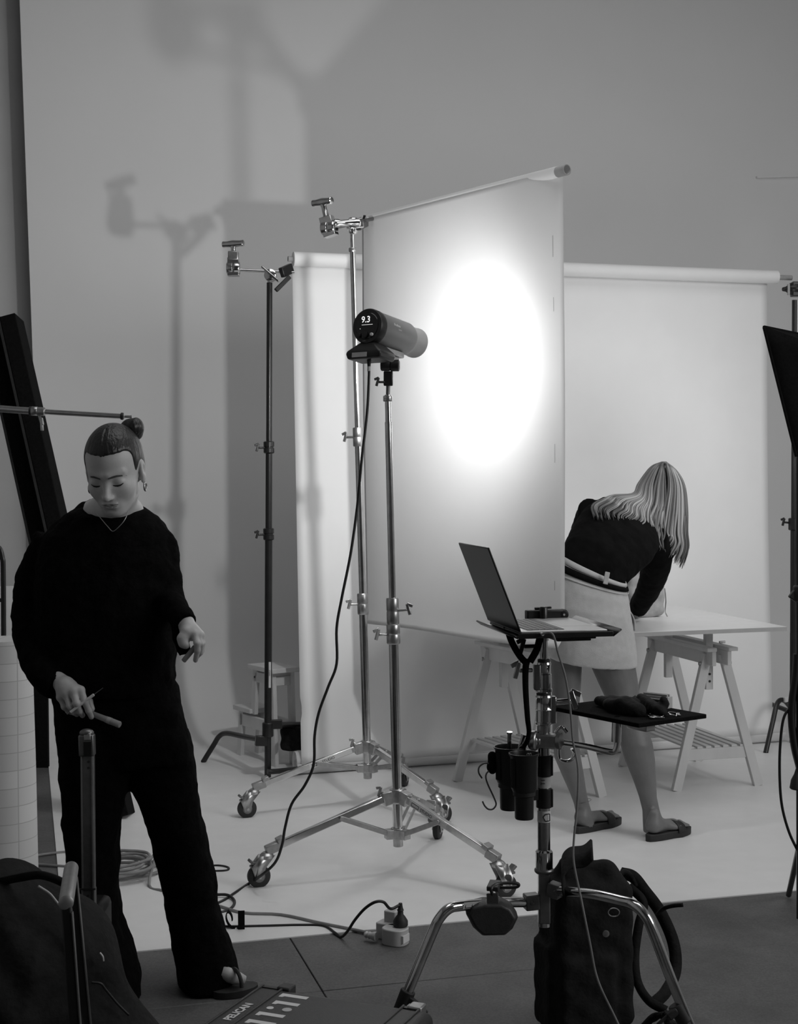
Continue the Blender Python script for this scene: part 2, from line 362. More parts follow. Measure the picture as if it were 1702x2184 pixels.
# ================================================================== FRONT SHEET
SL = V((-.159, 6.823, 2.722)); SR = V((.676, 5.737, 2.722)); SD = (SR - SL); SW = SD.length; SD.normalize(); SN = V((SD.y, -SD.x, 0))
def paper_scrim_material():
    m = mat('paper_thin', .84, .75, noise=.012, nscale=6, bump=.05, bscale=3); nt = m.node_tree; N = nt.nodes; L = nt.links
    b = N['Principled BSDF']; tr = N.new('ShaderNodeBsdfTranslucent'); tr.inputs['Color'].default_value = (.8, .8, .8, 1)
    mx = N.new('ShaderNodeMixShader'); mx.inputs['Fac'].default_value = .22
    L.new(b.outputs[0], mx.inputs[1]); L.new(tr.outputs[0], mx.inputs[2]); L.new(mx.outputs[0], N['Material Output'].inputs['Surface'])
paper_scrim_material()
def front_sheet():
    t = thing('paper_sheet', 'narrow white paper sheet brightly lit by the flash, hanging from a tube', 'backdrop', V((.26, 6.28, .8)))
    r = .020
    m = M(); m.tube([SL - SD * .02, SR + SD * .012], r, 24, cap=False); m.obj('core_tube', 'tube_grey', t, solid=.004)
    m = M(); m.cyl(SL, SR - SD * .02, r - .006, n=20); m.obj('tube_inside', 'dark_inside', t)
    m = M(); m.lathe(SL + SD * .005, SD, [(0, r), (0, r + .003), (SW - .045, r + .003), (SW - .045, r)], 28); m.obj('wound_paper', 'paper', t)
    zt, zb = 2.722, .80
    def fn(i, j):
        z = zt - (zt - zb) * j
        curl = max(0, (i - .86) / .14) ** 2 * -.05 * (1 - .3 * j) + max(0, (.10 - i) / .10) ** 2 * -.012
        bot = max(0, (j - .955) / .045) ** 2 * .04 * (0.05 + .95 * i ** 3)
        return SL + SD * (.006 + i * (SW - .045 + .02 * j)) + V((0, 0, z - zt)) + SN * (r + .004 + curl + bot + .008 * math.sin(3.1 * i + 5 * j) * j) + V((0, 0, .004 * math.sin(7 * i) * j))
    m = M(); m.grid(fn, 70, 90); m.obj('hanging_sheet', 'paper_thin', t, solid=.0008, smooth=60)
    # faint printed edge marks
    for (j0, j1) in ((.13, .175), (.26, .29), (.57, .61), (.86, .88)):
        m = M(); m.grid(lambda a, b: fn(.968 + .0018 * a, j0 + (j1 - j0) * b) + SN * .0012, 1, 4); m.obj('printed_mark', 'grey_plastic', t, smooth=0)
    return t
front_sheet()

# ================================================================== STANDS
def lever(root, p, d, s=1.0, m='steel', name='lever'):
    d = V(d).normalized(); q = M(); q.cyl(p, p + d * .035 * s, .006 * s, n=10)
    e = p + d * .035 * s; q.beam(e + V((0, 0, .022 * s)), e + d * .012 * s - V((0, 0, .02 * s)), .012 * s, .009 * s, up=d.cross(V((0, 0, 1))))
    q.beam(e + V((0, 0, .022 * s)), e + d * .022 * s + V((0, 0, .012 * s)), .012 * s, .008 * s, up=d.cross(V((0, 0, 1))))
    return q.obj(name, m, root, bevel=.002)
def caster(root, foot, legend, axis, spin=1):
    axis = V(axis).normalized(); r = .042; c = V((foot.x, foot.y, r + .001)); fwd = axis.cross(V((0, 0, 1))).normalized()
    top = V((legend.x, legend.y, .118))
    m = M()
    for s in (-1, 1):
        a = axis * (s * .017)
        m.add([c + a + fwd * .013 - V((0, 0, .012)), c + a - fwd * .013 - V((0, 0, .012)), c + a - fwd * .022 + V((0, 0, .03)), top + a * 1.1 - fwd * .027, top + a * 1.1 + fwd * .027, c + a + fwd * .03 + V((0, 0, .035))], [(0, 1, 2, 3, 4, 5)])
    fork = m.obj('caster', 'steel', root, solid=.003)
    m = M(); m.lathe(top - V((0, 0, .014)), (0, 0, 1), [(0, .022), (.004, .026), (.014, .026), (.020, .020), (.026, .012)], 20); m.obj('swivel', 'steel', fork)
    m = M(); m.lathe(c - axis * .013, axis, [(0, .022), (0, .036), (.004, r), (.022, r), (.026, .036), (.026, .022)], 32); m.obj('wheel', 'black_rubber', fork)
    m = M(); m.lathe(c - axis * .0135, axis, [(0, .004), (0, .021), (.027, .021), (.027, .004)], 20); m.obj('wheel_hub', 'dark_alu', fork)
    m = M(); m.cyl(c - axis * .024, c + axis * .024, .006, n=12); m.obj('axle', 'steel', fork)
    b = (V((c.x, c.y, 0)) - V((legend.x, legend.y, 0))); b = b.normalized() if b.length > .01 else fwd
    b = fwd * spin
    m = M(); p = top - V((0, 0, .02)); m.beam(p + b * .005 - V((0, 0, .004)), p + b * .046 - V((0, 0, .010)), .030, .012); m.beam(p + b * .042 - V((0, 0, .014)), p + b * .066 + V((0, 0, .006)), .030, .010); m.beam(p + b * .03 - V((0, 0, .02)), p + b * .062 - V((0, 0, .018)), .026, .008); m.obj('brake_lever', 'dark_alu', fork, bevel=.001)
    return fork
def combo(name, label, base, top, zs, feet, zc, zl, collars, sticker=None):
    t = thing(name, label, 'light stand', V((base.x, base.y, 0)), 'chrome rolling stands')
    col = lambda z: base + (top - base) * ((z - base.z) / (top.z - base.z)); ax = (top - base).normalized()
    for (z0, z1, r) in zs:
        m = M(); m.cyl(col(z0), col(z1), r, n=28); m.obj('column_tube', 'chrome', t)
    for (z, h, r, lv) in collars:
        m = M(); m.lathe(col(z - h / 2), ax, [(0, r * .9), (.004, r), (h * .45, r), (h * .5, r * .93), (h * .55, r), (h - .004, r), (h, r * .9)], 26); c = m.obj('collar', 'steel', t)
        if lv: lever(c, col(z) + V(lv).normalized() * r * .9, lv, 1.0)
    for k, (f, axis, spin) in enumerate(feet):
        d = V((f.x - base.x, f.y - base.y, 0)); dl = d.length; d.normalize(); end = V((f.x, f.y, 0)) - d * .03 + V((0, 0, .14))
        p0 = col(zc) + d * .035; p1 = end - d * .02
        m = M(); m.beam(p0, p1, .024, .027); leg = m.obj('leg', 'chrome', t, bevel=.003)
        m = M(); q0 = p0 + (p1 - p0) * .93; m.beam(q0, p1 + (p1 - p0) * .05, .032, .034); m.obj('leg_end_cap', 'alu', leg, bevel=.004)
        q1 = p0 + (p1 - p0) * .90; m = M(); m.beam(q1 + V((0, 0, .02)), q1 + (p1 - p0) * .06 + V((0, 0, .018)), .04, .018); m.obj('end_clip', 'alu', leg, bevel=.003)
        b0 = col(zl) + d * .03; b1 = p0 + (p1 - p0) * .42; m = M(); sd = d.cross(V((0, 0, 1)))
        for s in (-1, 1): m.beam(b0 + sd * .014 * s, b1 + sd * .015 * s, .004, .018)
        m.cyl(b1 - sd * .022, b1 + sd * .022, .008, n=12); m.obj('brace', 'alu', t, bevel=.001)
        caster(t, f, end, axis, spin)
        if k == sticker:
            e = (p1 - p0).normalized(); nrm = e.cross(d.cross(V((0, 0, 1)))).normalized()
            if nrm.z < 0: nrm = -nrm
            a = p0 + e * .04; L = (p1 - p0).length * .42; side = e.cross(nrm)
            if side.y > 0: side = -side                       # face turned to the photographer
            m = M(); m.beam(a + side * .0126, a + e * L + side * .0126, .0012, .022, up=nrm); st = m.obj('sticker', 'label_white', leg)
            xd = e if e.x > 0 else -e; o0 = (a if e.x > 0 else a + e * L) + side * .0134
            txt('STUDIO' if e.x < 0 else 'STUDIO', o0 + xd * L * .30 - nrm * .006, xd, nrm if xd.cross(nrm).y < 0 else -nrm, .012, 'ink', st, bold=.01)
            m = M(); r0 = o0 + xd * .012 - nrm * .006
            for (i0, j0, i1, j1) in ((0, 0, .035, 0), (0, .012, .035, .012), (0, 0, 0, .012), (.035, 0, .035, .012)): m.beam(r0 + xd * i0 + nrm * j0, r0 + xd * i1 + nrm * j1, .002, .0006, up=side)
            m.obj('printed_mark', 'ink', st, smooth=0)
    m = M(); c = col(zc); m.lathe(c - ax * .028, ax, [(0, .026), (.004, .03), (.052, .03), (.056, .026)], 24)
    for (f, _, _) in feet:
        d = V((f.x - base.x, f.y - base.y, 0)).normalized(); m.beam(c + d * .02, c + d * .058 - V((0, 0, .01)), .036, .05)
    m.obj('upper_hub', 'steel', t, bevel=.003)
    m = M(); c = col(zl); m.lathe(c - ax * .022, ax, [(0, .022), (.003, .028), (.041, .028), (.044, .024)], 24)
    for (f, _, _) in feet:
        d = V((f.x - base.x, f.y - base.y, 0)).normalized(); m.beam(c + d * .02, c + d * .05, .034, .036)
    m.cyl(c - ax * .05, c, .019, n=18)
    m.obj('lower_hub', 'steel', t, bevel=.003)
    m = M(); h = col(zc) - ax * .0; dd = V((-1, -.2, .25)); lv = lever(t, h + V((-.03, -.01, .01)), dd, .9)
    return t, col, ax
A1, A2, A3 = V((-.523, 5.176, 0)), V((.367, 5.023, 0)), V((.150, 5.857, 0))
B1, B2, B3 = V((-.681, 6.253, 0)), V((.178, 6.122, 0)), V((.016, 6.873, 0))
YA, YB = 5.36, 6.41
za = lambda v: at(848, v, YA).z
zb_ = lambda v: at(775, v, YB).z
SA, colA, axA = combo('light_stand', 'chrome rolling stand in front that carries the flash head', at(849, 1790, YA), at(827, 842, YA),
      [(za(1790), za(1335), .0185), (za(1360), za(900), .0135), (za(1290), za(842), .0115)],
      [(A1, (.35, -1, 0), 1), (A2, (.5, -1, 0), -1), (A3, (1, -.3, 0), 1)], za(1697), za(1777),
      [(za(1303), .10, .024, (1, -.3, .1)), (za(1352), .075, .026, (-1, -.4, 0)), (za(850), .022, .018, None)], sticker=1)
SB, colB, axB = combo('light_stand', 'chrome rolling stand behind that holds the narrow paper sheet', at(784, 1650, YB), at(751, 498, YB),
      [(zb_(1650), zb_(1290), .0185), (zb_(1310), zb_(935), .0155), (zb_(960), zb_(535), .013), (zb_(560), zb_(498), .0095)],
      [(B1, (.35, -1, 0), 1), (B2, (.6, -1, 0), -1), (B3, (1, -.3, 0), 1)], zb_(1592), zb_(1637),
      [(zb_(1288), .095, .025, (-1, -.4, 0)), (zb_(932), .085, .023, (-1, .4, 0)), (zb_(533), .018, .018, None)], sticker=0)
def grip_head(root, p, ax, hd, mname='chrome', s=1.0):
    """a round grip clamp at p turning about ax with its T handle standing along hd"""
    ax = V(ax).normalized(); hd = V(hd).normalized(); x = ax.cross(hd).normalized()
    m = M(); m.lathe(p - ax * .03 * s, ax, [(0, .026 * s), (.006 * s, .030 * s), (.027 * s, .030 * s), (.028 * s, .022 * s), (.032 * s, .022 * s), (.033 * s, .030 * s), (.054 * s, .030 * s), (.06 * s, .026 * s)], 26)
    m.beam(p - hd * .035 * s, p + hd * .045 * s, .045 * s, .05 * s, up=ax); g = m.obj('grip_head', mname, root, bevel=.003)
    q = p + hd * .045 * s
    m = M(); m.lathe(q, hd, [(0, .017 * s), (.006 * s, .012 * s), (.04 * s, .011 * s), (.055 * s, .014 * s)], 18)
    tc = q + hd * .062 * s; dr = (ax * .93 + x * .36).normalized()
    m.lathe(tc - dr * .052 * s, dr, [(0, .010 * s), (.003 * s, .0145 * s), (.02 * s, .0135 * s), (.052 * s, .017 * s), (.084 * s, .0135 * s), (.101 * s, .0145 * s), (.104 * s, .010 * s)], 20)
    m.obj('t_handle', mname, root)
    return g
# grip on stand B that carries the sheet's tube
pB = at(751, 486, YB)
grip_head(SB, at(702, 486, YB - .03), (1, -.35, 0), (-.25, .05, 1.0), s=1.12)
m = M(); m.cyl(at(690, 492, YB - .02), SL + SD * .10, .0085, n=16); m.obj('grip_arm', 'dark_alu', SB)
m = M(); m.lathe(at(712, 476, YB - .05), (1, .25, .05), [(0, .013), (.004, .019), (.02, .019), (.03, .014), (.09, .017), (.1, .02), (.115, .02), (.12, .012)], 20); m.obj('lock_knob', 'chrome', SB)
m = M(); m.lathe(pB + V((.005, 0, -.03)), (0, 0, 1), [(0, .014), (.01, .02), (.045, .022), (.06, .028), (.075, .02)], 20); m.beam(pB + V((-.02, -.02, .01)), pB + V((.045, .0, .02)), .05, .045); m.obj('grip_body', 'chrome', SB, bevel=.004)
m = M(); m.beam(pB + V((.03, -.02, .0)), SL + SD * .03 - V((0, 0, .012)), .02, .03); m.beam(SL + V((0, -.03, -.035)), SL + SD * .02 + V((0, -.02, .02)), .03, .012); m.obj('jaw', 'black_metal', SB, bevel=.003)

# ------------------------------------------------------------------ black C-stand on the left
def c_stand():
    Y = 7.07; t = thing('grip_stand', 'black grip stand holding the left end of the wide backdrop roll', 'light stand', fl(571, 1667))
    b = fl(571, 1667); tp = at(575, 603, Y); col = lambda v: at(571 + (575 - 571) * (1667 - v) / 1064, v, Y)
    for (v0, v1, r) in ((1667, 1560, .0165), (1560, 1150, .0185), (1150, 950, .0165), (960, 603, .0145)):
        m = M(); m.cyl(col(v0), col(v1), r, n=22); m.obj('column_tube', 'black_metal', t)
    for v in (1140, 955):
        m = M(); m.lathe(col(v + 12), (0, 0, 1), [(0, .022), (.004, .027), (.025, .027), (.027, .023), (.033, .023), (.035, .027), (.056, .027), (.06, .022)], 22); c = m.obj('collar', 'black_metal', t); lever(c, col(v) + V((-.02, -.01, 0)), (-1, -.4, 0), .9, 'black_metal')
    m = M(); m.cyl(col(612), col(598), .011, n=14); m.obj('spigot', 'chrome', t)
    m = M(); m.lathe(col(1572), (0, 0, 1), [(0, .022), (.005, .028), (.07, .028), (.075, .024)], 22); m.beam(col(1580) + V((0, 0, 0)), col(1580) + V((-.06, -.02, .005)), .03, .05); m.beam(col(1545), col(1545) + V((.07, .01, .0)), .03, .045); m.obj('leg_hub', 'black_metal', t, bevel=.003)
    foot = fl(433, 1627)
    m = M(); m.tube(spline([col(1578) + V((-.03, 0, 0)), at(520, 1571, 7.25), at(484, 1564, 7.4), at(468, 1570, 7.45), at(455, 1590, 7.48), foot + V((0, 0, .004))], 8), .0135, 14); m.obj('leg', 'black_metal', t)
    m = M(); m.tube(spline([col(1546) + V((.05, 0, 0)), at(625, 1545, 7.35), at(665, 1548, 7.5), at(690, 1570, 7.55), V((-.30, 7.62, .006))], 8), .0135, 14); m.obj('leg', 'black_metal', t)
    m = M(); m.tube(spline([b + V((0, 0, .05)), b + V((.05, .03, .045)), b + V((.26, .20, .03)), b + V((.30, .23, .006))], 6), .0135, 14); m.obj('leg', 'black_metal', t)
    # sticker on the column
    m = M(); c0, c1 = col(1411), col(1466); m.beam(c0 + V((.010, -.0175, 0)), c1 + V((.010, -.0175, 0)), .011, .003, up=(0, 1, 0)); st = m.obj('sticker', 'label_white', t)
    txt('STUDIO', col(1428) + V((.0055, -.0196, 0)), (0, 0, -1), (1, 0, 0), .006, 'ink', st, bold=.01)
    # grip arm and heads
    pg = at(577, 588, Y - .01)
    m = M(); m.cyl(at(497, 575, Y - .02), at(628, 581, Y + .02), .0075, n=14); m.obj('grip_arm', 'chrome', t)
    grip_head(t, at(498, 572, Y - .02), (1, 0, 0), (0, 0, 1), s=1.12)
    m = M(); m.beam(at(498, 556, Y - .02), at(498, 537, Y - .02), .05, .055, up=(0, 1, 0)); m.obj('jaw_block', 'steel', t, bevel=.004)
    m = M(); m.lathe(pg + V((0, -.03, 0)), (0, 1, 0), [(0, .022), (.005, .03), (.026, .03), (.028, .024), (.034, .024), (.036, .03), (.056, .03), (.06, .022)], 26); g = m.obj('knuckle', 'chrome', t)
    m = M(); m.beam(pg + V((-.04, -.04, .04)), pg + V((.045, -.04, -.035)), .012, .02, up=(0, 1, 0)); m.obj('wing_handle', 'chrome', g, bevel=.004)
    m = M(); q0 = at(600, 582, Y - .02); m.beam(q0, at(622, 572, Y + .03), .028, .05); m.beam(at(588, 620, Y - .04), at(618, 590, Y - .02), .022, .022); m.obj('spring_clamp', 'black_metal', t, bevel=.004)
    return t
c_stand()
def sandbag():
    t = thing('sandbag', 'black cloth sandbag slung over the leg of the left grip stand', 'sandbag', at(612, 1600, 7.36) )
    f = lambda P: s_box(P, [V((1, 0, 0)), V((0, 1, 0)), V((.03, 0, 1))], at(628, 1574, 7.38), (.070, .04, .062), .016) + .003 * np.sin(P[..., 2] * 90 + P[..., 0] * 60)
    m = sdf_mesh(f, at(608, 1640, 7.24) - V((.1, 0, 0)), at(660, 1530, 7.5) + V((.04, 0, 0)), .007); m.obj('bag_body', 'bag_fabric', t)
    m = M(); m.beam(at(600, 1548, 7.32), at(640, 1550, 7.4), .05, .012); m.obj('strap', 'bag_fabric', t)
sandbag()
def c_stand_right():
    Y = 7.92; t = thing('grip_stand', 'black grip stand at the right holding the far end of the wide roll', 'light stand', V((at(1692, 1560, Y).x, Y, 0)))
    c = lambda v: at(1694.5 - (v - 600) * .004, v, Y)
    for (v0, v1, r) in ((1592, 1350, .017), (1350, 1110, .0165), (1110, 640, .0135)):
        m = M(); m.cyl(c(v0), c(v1), r, n=20); m.obj('column_tube', 'black_metal', t)
    m = M(); m.lathe(c(1131), (0, 0, 1), [(0, .022), (.004, .028), (.065, .028), (.069, .022)], 20); q = m.obj('collar', 'black_metal', t); lever(q, c(1115) + V((-.02, 0, 0)), (-1, -.3, .1), 1, 'black_metal')
    m = M(); m.lathe(at(1668, 617, Y), (1, 0, .02), [(0, .01), (.02, .014), (.045, .033), (.065, .037), (.09, .037), (.12, .03)], 20); m.beam(at(1688, 617, Y), at(1712, 617, Y), .06, .08); m.obj('grip_head', 'black_metal', t, bevel=.004)
    m = M(); m.beam(at(1682, 606, Y - .04), at(1682, 629, Y - .04), .012, .012); m.obj('jaw_plate', 'dark_alu', t)
    m = M(); m.tube(spline([c(1515), at(1672, 1494, 7.8), at(1658, 1500, 7.75), at(1648, 1540, 7.7), fl(1633, 1607) + V((0, 0, .003))], 8), .0135, 14); m.obj('leg', 'black_metal', t)
    m = M(); m.tube(spline([c(1520), at(1660, 1508, 8.1), at(1630, 1500, 8.3), at(1600, 1520, 8.4), V((2.09, 8.42, .005))], 8), .0135, 14); m.obj('leg', 'black_metal', t)
    m = M(); m.tube(spline([c(1520), c(1515) + V((.2, .05, .02)), c(1515) + V((.3, .05, -.05)), V((2.62, 7.97, .005))], 8), .0135, 14); m.obj('leg', 'black_metal', t)
    m = M(); m.beam(at(1673, 1493, 7.76), at(1684, 1490, 7.78), .012, .026); m.obj('sticker', 'label_white', t)
c_stand_right()
# ================================================================== FLASH HEAD
def flash():
    t = thing('studio_flash', 'grey studio flash head showing 9.3 on its round black back', 'flash', colA(za(842)))
    rc = at(783, 695, YA - .12); fc = at(886, 732, YA + .16); ax = (fc - rc).normalized(); L = (fc - rc).length
    x, y = perp(ax); up = (V((0, 0, 1)) - ax * ax.z).normalized(); sd = ax.cross(up)
    R = .064
    m = M(); m.lathe(rc, ax, [(0, R - .012), (.0, R - .001), (.006, R + .002), (.035, R + .002), (.036, R - .002)], 44); m.obj('rear_bezel', 'black_plastic', t)
    m = M(); m.lathe(rc + ax * .034, ax, [(0, R - .003), (.0, R), (L * .62, R), (L * .66, R - .004), (L * .66, R - .015)], 44); m.obj('body', 'head_grey', t)
    m = M(); m.lathe(rc + ax * (L * .68), ax, [(0, R - .012), (0, R - .008), (L * .28, R - .008), (L * .29, R - .006), (L * .315, R - .006), (L * .32, R - .014), (L * .30, R - .016), (L * .26, .004)], 44); m.obj('front_reflector', 'glass_grey', t)
    for k in range(8):
        p = rc + ax * (L * (.74 + .025 * k)); q = p - sd * (R - .008) * .75 + up * (R - .008) * .66; m = M(); m.beam(q, q + ax * .0022, .002, .001); m.obj('scale_mark', 'print_white', t, smooth=0)
    m = M(); m.lathe(rc - ax * .0025, ax, [(0, .002), (0, R - .016), (.002, R - .014), (.0026, .002)], 40); sc = m.obj('display', 'screen', t)
    dsp = rc - ax * .003; xs = -sd if (-sd).x > 0 else sd
    txt('9.3', dsp - xs * .024 + up * .012, xs, up, .024, 'glow', sc, bold=.012)
    m = M(); m.beam(dsp - xs * .022 + up * .004, dsp + xs * .026 + up * .004, .0012, .0006, up=ax); m.obj('display_bar', 'glow', sc)
    txt('A', dsp - xs * .030 - up * .012, xs, up, .004, 'glow', sc)
    for (a, b, r, mt) in ((-.03, -.034, .0085, 'black_plastic'), (-.004, -.034, .012, 'black_plastic'), (.026, -.034, .006, 'print_white')):
        m = M(); m.lathe(dsp + xs * a + up * b, -ax, [(0, r), (.006, r), (.007, r * .85), (.007, .001)], 22); m.obj('button', mt, t)
    txt('profoto', dsp - xs * .014 - up * .058, xs, up, .004, 'grey_plastic', t)
    sdn = -sd if sd.y > 0 else sd
    bs = rc + ax * .085 + sdn * (R * .97) + up * R * .22 
    txt('Profoto', bs + sdn * .002, ax, (up * .97 - sdn * .25), .010, 'print_white', t, bold=.015); txt('Studio', bs + sdn * .003 + ax * .028 - up * .012, ax, up, .006, 'print_white', t)
    # battery or mains block under the rear
    c = rc + ax * .035 - up * .098
    ff = frame(c, -xs, up); m = M(frame(c, sd, up)); h = .026
    m.add([(-.072, -.05, -.026), (.072, -.05, -.026), (.072, .05, -.026), (-.072, .05, -.026), (-.078, -.058, .0), (.078, -.058, .0), (.078, .055, .0), (-.078, .055, .0), (-.032, -.03, .04), (.032, -.03, .04), (.032, .04, .04), (-.032, .04, .04)],
          [(3, 2, 1, 0), (0, 1, 5, 4), (1, 2, 6, 5), (2, 3, 7, 6), (3, 0, 4, 7), (4, 5, 9, 8), (5, 6, 10, 9), (6, 7, 11, 10), (7, 4, 8, 11), (8, 9, 10, 11)]); blk = m.obj('power_block', 'black_plastic', t, bevel=.008, seg=3)
    sp = c - ax * .057 - up * .012
    m = M(); m.beam(sp - xs * .045, sp + xs * .02, .0016, .017, up=up); m.obj('sticker', 'grey_plastic', blk)
    # mounting rail, bracket and knob
    q = rc + ax * .12 - up * .075
    m = M(frame(q, ax, up)); m.box((-.035, -.03, -.008), (.095, .03, .014)); m.box((-.03, -.022, -.024), (.075, .022, -.008)); rl = m.obj('mount_rail', 'alu', t, bevel=.003)
    k = at(829, 780, YA - .01)
    m = M(); m.beam(at(832, 752, YA), at(829, 782, YA), .03, .022, up=(0, 1, 0)); m.obj('bracket', 'head_grey', t, bevel=.003)
    m = M(); m.lathe(k - V((.03, 0, 0)), (1, -.1, 0), [(0, .016), (.004, .02), (.03, .02), (.036, .018), (.04, .022), (.068, .022), (.072, .016)], 26); m.obj('tilt_knob', 'black_plastic', t)
    m = M(); m.beam(at(828, 792, YA), at(828, 823, YA), .035, .03, up=(0, 1, 0)); sk = m.obj('stand_socket', 'black_plastic', t, bevel=.004)
    m = M(); m.cyl(at(828, 820, YA), at(827.5, 842, YA), .008, n=14); m.obj('spigot', 'dark_alu', t)
    lever(sk, at(822, 815, YA - .01), (-1, -.3, 0), .75, 'black_plastic')
    # the flash tube's light
    ld = bpy.data.lights.new('flash_tube', 'SPOT'); ld.energy = STROBE_W; ld.spot_size = math.radians(160); ld.spot_blend = 1.0; ld.shadow_soft_size = .03
    lo = bpy.data.objects.new('flash_tube', ld); COL.objects.link(lo); lo.parent = t
    lp = fc + ax * .045; lo.location = lp - t.location; aim = at(810, 830, 6.7) - lp; lo.rotation_euler = aim.to_track_quat('-Z', 'Y').to_euler()
    ld = bpy.data.lights.new('flash_spill', 'POINT'); ld.energy = SPILL_W; ld.shadow_soft_size = .03
    lo = bpy.data.objects.new('flash_spill', ld); COL.objects.link(lo); lo.parent = t; lo.location = lp - t.location
flash()

# ================================================================== STEP STOOL
def stool():
    fr_ = fl(509, 1612); bk = fl(583, 1637); q = (bk - fr_); D = q.length; q.normalize(); w = V((-q.y, q.x, 0)); W = .13
    if w.x < 0: w = -w
    t = thing('step_stool', 'pale wooden step stool behind the left black stand', 'stool', (fr_ + bk) / 2 + w * W / 2)
    P = lambda a, b, z: fr_ + q * a + w * b + V((0, 0, z)); ft = frame(fr_, q)
    def plank(name, a0, a1, b0, b1, z0, z1):
        m = M(); vs = [P(a, b, z) for z in (z0, z1) for (a, b) in ((a0, b0), (a1, b0), (a1, b1), (a0, b1))]
        m.add(vs, [(3, 2, 1, 0), (4, 5, 6, 7), (0, 1, 5, 4), (1, 2, 6, 5), (2, 3, 7, 6), (3, 0, 4, 7)]); return m.obj(name, 'wood_white', t, bevel=.003)
    plank('top_step', D * .36, D + .03, -.015, W + .015, .49, .515)
    plank('lower_step', -.035, D * .42, -.015, W + .015, .25, .275)
    for b in (0, W - .022):
        for (a0, z0, a1, z1) in ((.0, 0, .03, .25), (D, 0, D - .02, .49), (D * .42, .25, D * .50, .49)):
            m = M(); m.beam(P(a0, b + .011, z0), P(a1, b + .011, z1), .045, .022, up=w); lg = m.obj('leg', 'wood_white', t, bevel=.002)
            if z1 > .3:
                s = P(a1, b - .001, z1 - .04); m = M(); m.cyl(s, s - w * .002, .006, n=12); m.obj('screw_hole', 'ink', lg)
        plank('side_rail', .02, D - .03, b, b + .022, .17, .235); plank('top_rail', D * .45, D - .02, b, b + .022, .425, .48)
    for a in (.02, D - .025): plank('cross_rail', a, a + .02, 0, W, .42 if a > .1 else .19, .47 if a > .1 else .24)
stool()

# ================================================================== TABLE ON TRESTLES
TZ = .804
def trestle(label, c, ang, zbeam, post):
    t = thing('trestle', label, 'trestle', V((c.x, c.y, 0)), 'table trestles'); S = V((math.cos(ang), math.sin(ang), 0)); B = V((-math.sin(ang), math.cos(ang), 0))
    hs, hb = .215, .31
    for b in (-1, 1):
        for s in (-1, 1):
            f = c + S * hs * s + B * hb * b; tp = c + S * .042 * s + B * (hb - .02) * b + V((0, 0, zbeam - .01))
            m = M(); m.beam(V((f.x, f.y, 0.003)), tp, .045, .026, up=B); lg = m.obj('leg', 'wood_white', t, bevel=.002)
            k = tp - V((0, 0, .045)) + S * s * .02; m = M(); m.cyl(k, k + S * s * .022, .010, n=14); m.cyl(k + S * s * .015 - B * .014, k + S * s * .015 + B * .014, .005, n=8); m.obj('bolt', 'steel', lg)
        m = M(); m.beam(c + S * hs * .76 + B * hb * b * .97 + V((0, 0, .17)), c - S * hs * .76 + B * hb * b * .97 + V((0, 0, .17)), .02, .055); m.obj('end_rail', 'wood_white', t, bevel=.002)
    for s in (-1, 1):
        m = M(); m.beam(c + S * .040 * s - B * .36 + V((0, 0, zbeam - .025)), c + S * .040 * s + B * .36 + V((0, 0, zbeam - .025)), .022, .07); m.obj('beam', 'wood_white', t, bevel=.003)
        m = M(); m.beam(c + S * .055 * s - B * .37 + V((0, 0, zbeam + .018)), c + S * .055 * s + B * .37 + V((0, 0, zbeam + .018)), .05, .018); m.obj('beam_cap', 'wood_white', t, bevel=.003)
    for i in range(7):
        a = -.135 + .045 * i; m = M(); m.beam(c + S * a - B * hb + V((0, 0, .203)), c + S * a + B * hb + V((0, 0, .203)), .028, .010); m.obj('slat', 'wood_white', t, bevel=.001)
    for b in (-1, 1):
        p = c + B * (hb - .09) * b; m = M(); m.beam(p + V((0, 0, zbeam - .19)), p + V((0, 0, post)), .038, .028, up=B); po = m.obj('post', 'wood_white', t, bevel=.002)
        for z in (zbeam - .15, zbeam - .115, post - .03):
            if b < 0:
                k = p + V((0, 0, z)) - B * .014; m = M(); m.cyl(k, k - B * .002, .006, n=12); m.obj('peg_hole', 'ink', po)
    m = M(); m.beam(c - B * .36 + V((0, 0, post - .012)), c + B * .36 + V((0, 0, post - .012)), .034, .022); m.obj('top_bar', 'wood_white', t, bevel=.002)
    m = M(); p = c - B * (hb - .09) + V((0, 0, zbeam + .035)) + S * .06; m.cyl(p, p + S * .03, .006, n=10); m.obj('peg', 'steel', t)
trestle('pale trestle under the right end of the table', V((1.43, 7.07, 0)), math.radians(14.9), .655, TZ - .022)
trestle('pale trestle behind the laptop stand, under the left of the table', V((.605, 6.79, 0)), math.radians(26.2), .655, TZ - .022)
def table():
    t = thing('table_top', 'large white table board resting on two trestles', 'table', rm(2.6, 2.2, TZ - .02))
    m = M(); C = rm(3.26, 1.264); vs = [rm(1.92, 1.264), C, rm(3.28, 2.44), rm(1.92, 2.44)]
    m.add([v + V((0, 0, TZ - .02)) for v in vs] + [v + V((0, 0, TZ)) for v in vs], [(3, 2, 1, 0), (4, 5, 6, 7), (0, 1, 5, 4), (1, 2, 6, 5), (2, 3, 7, 6), (3, 0, 4, 7)])
    m.obj('board', 'table_white', t, bevel=.001, seg=1)
    m = M()
    for k in range(4):
        a, b = vs[k], vs[(k + 1) % 4]; m.beam(a + V((0, 0, TZ - .0105)), b + V((0, 0, TZ - .0105)), .0016, .017)
    m.obj('edge_band', 'grey_plastic', t, smooth=0)
table()
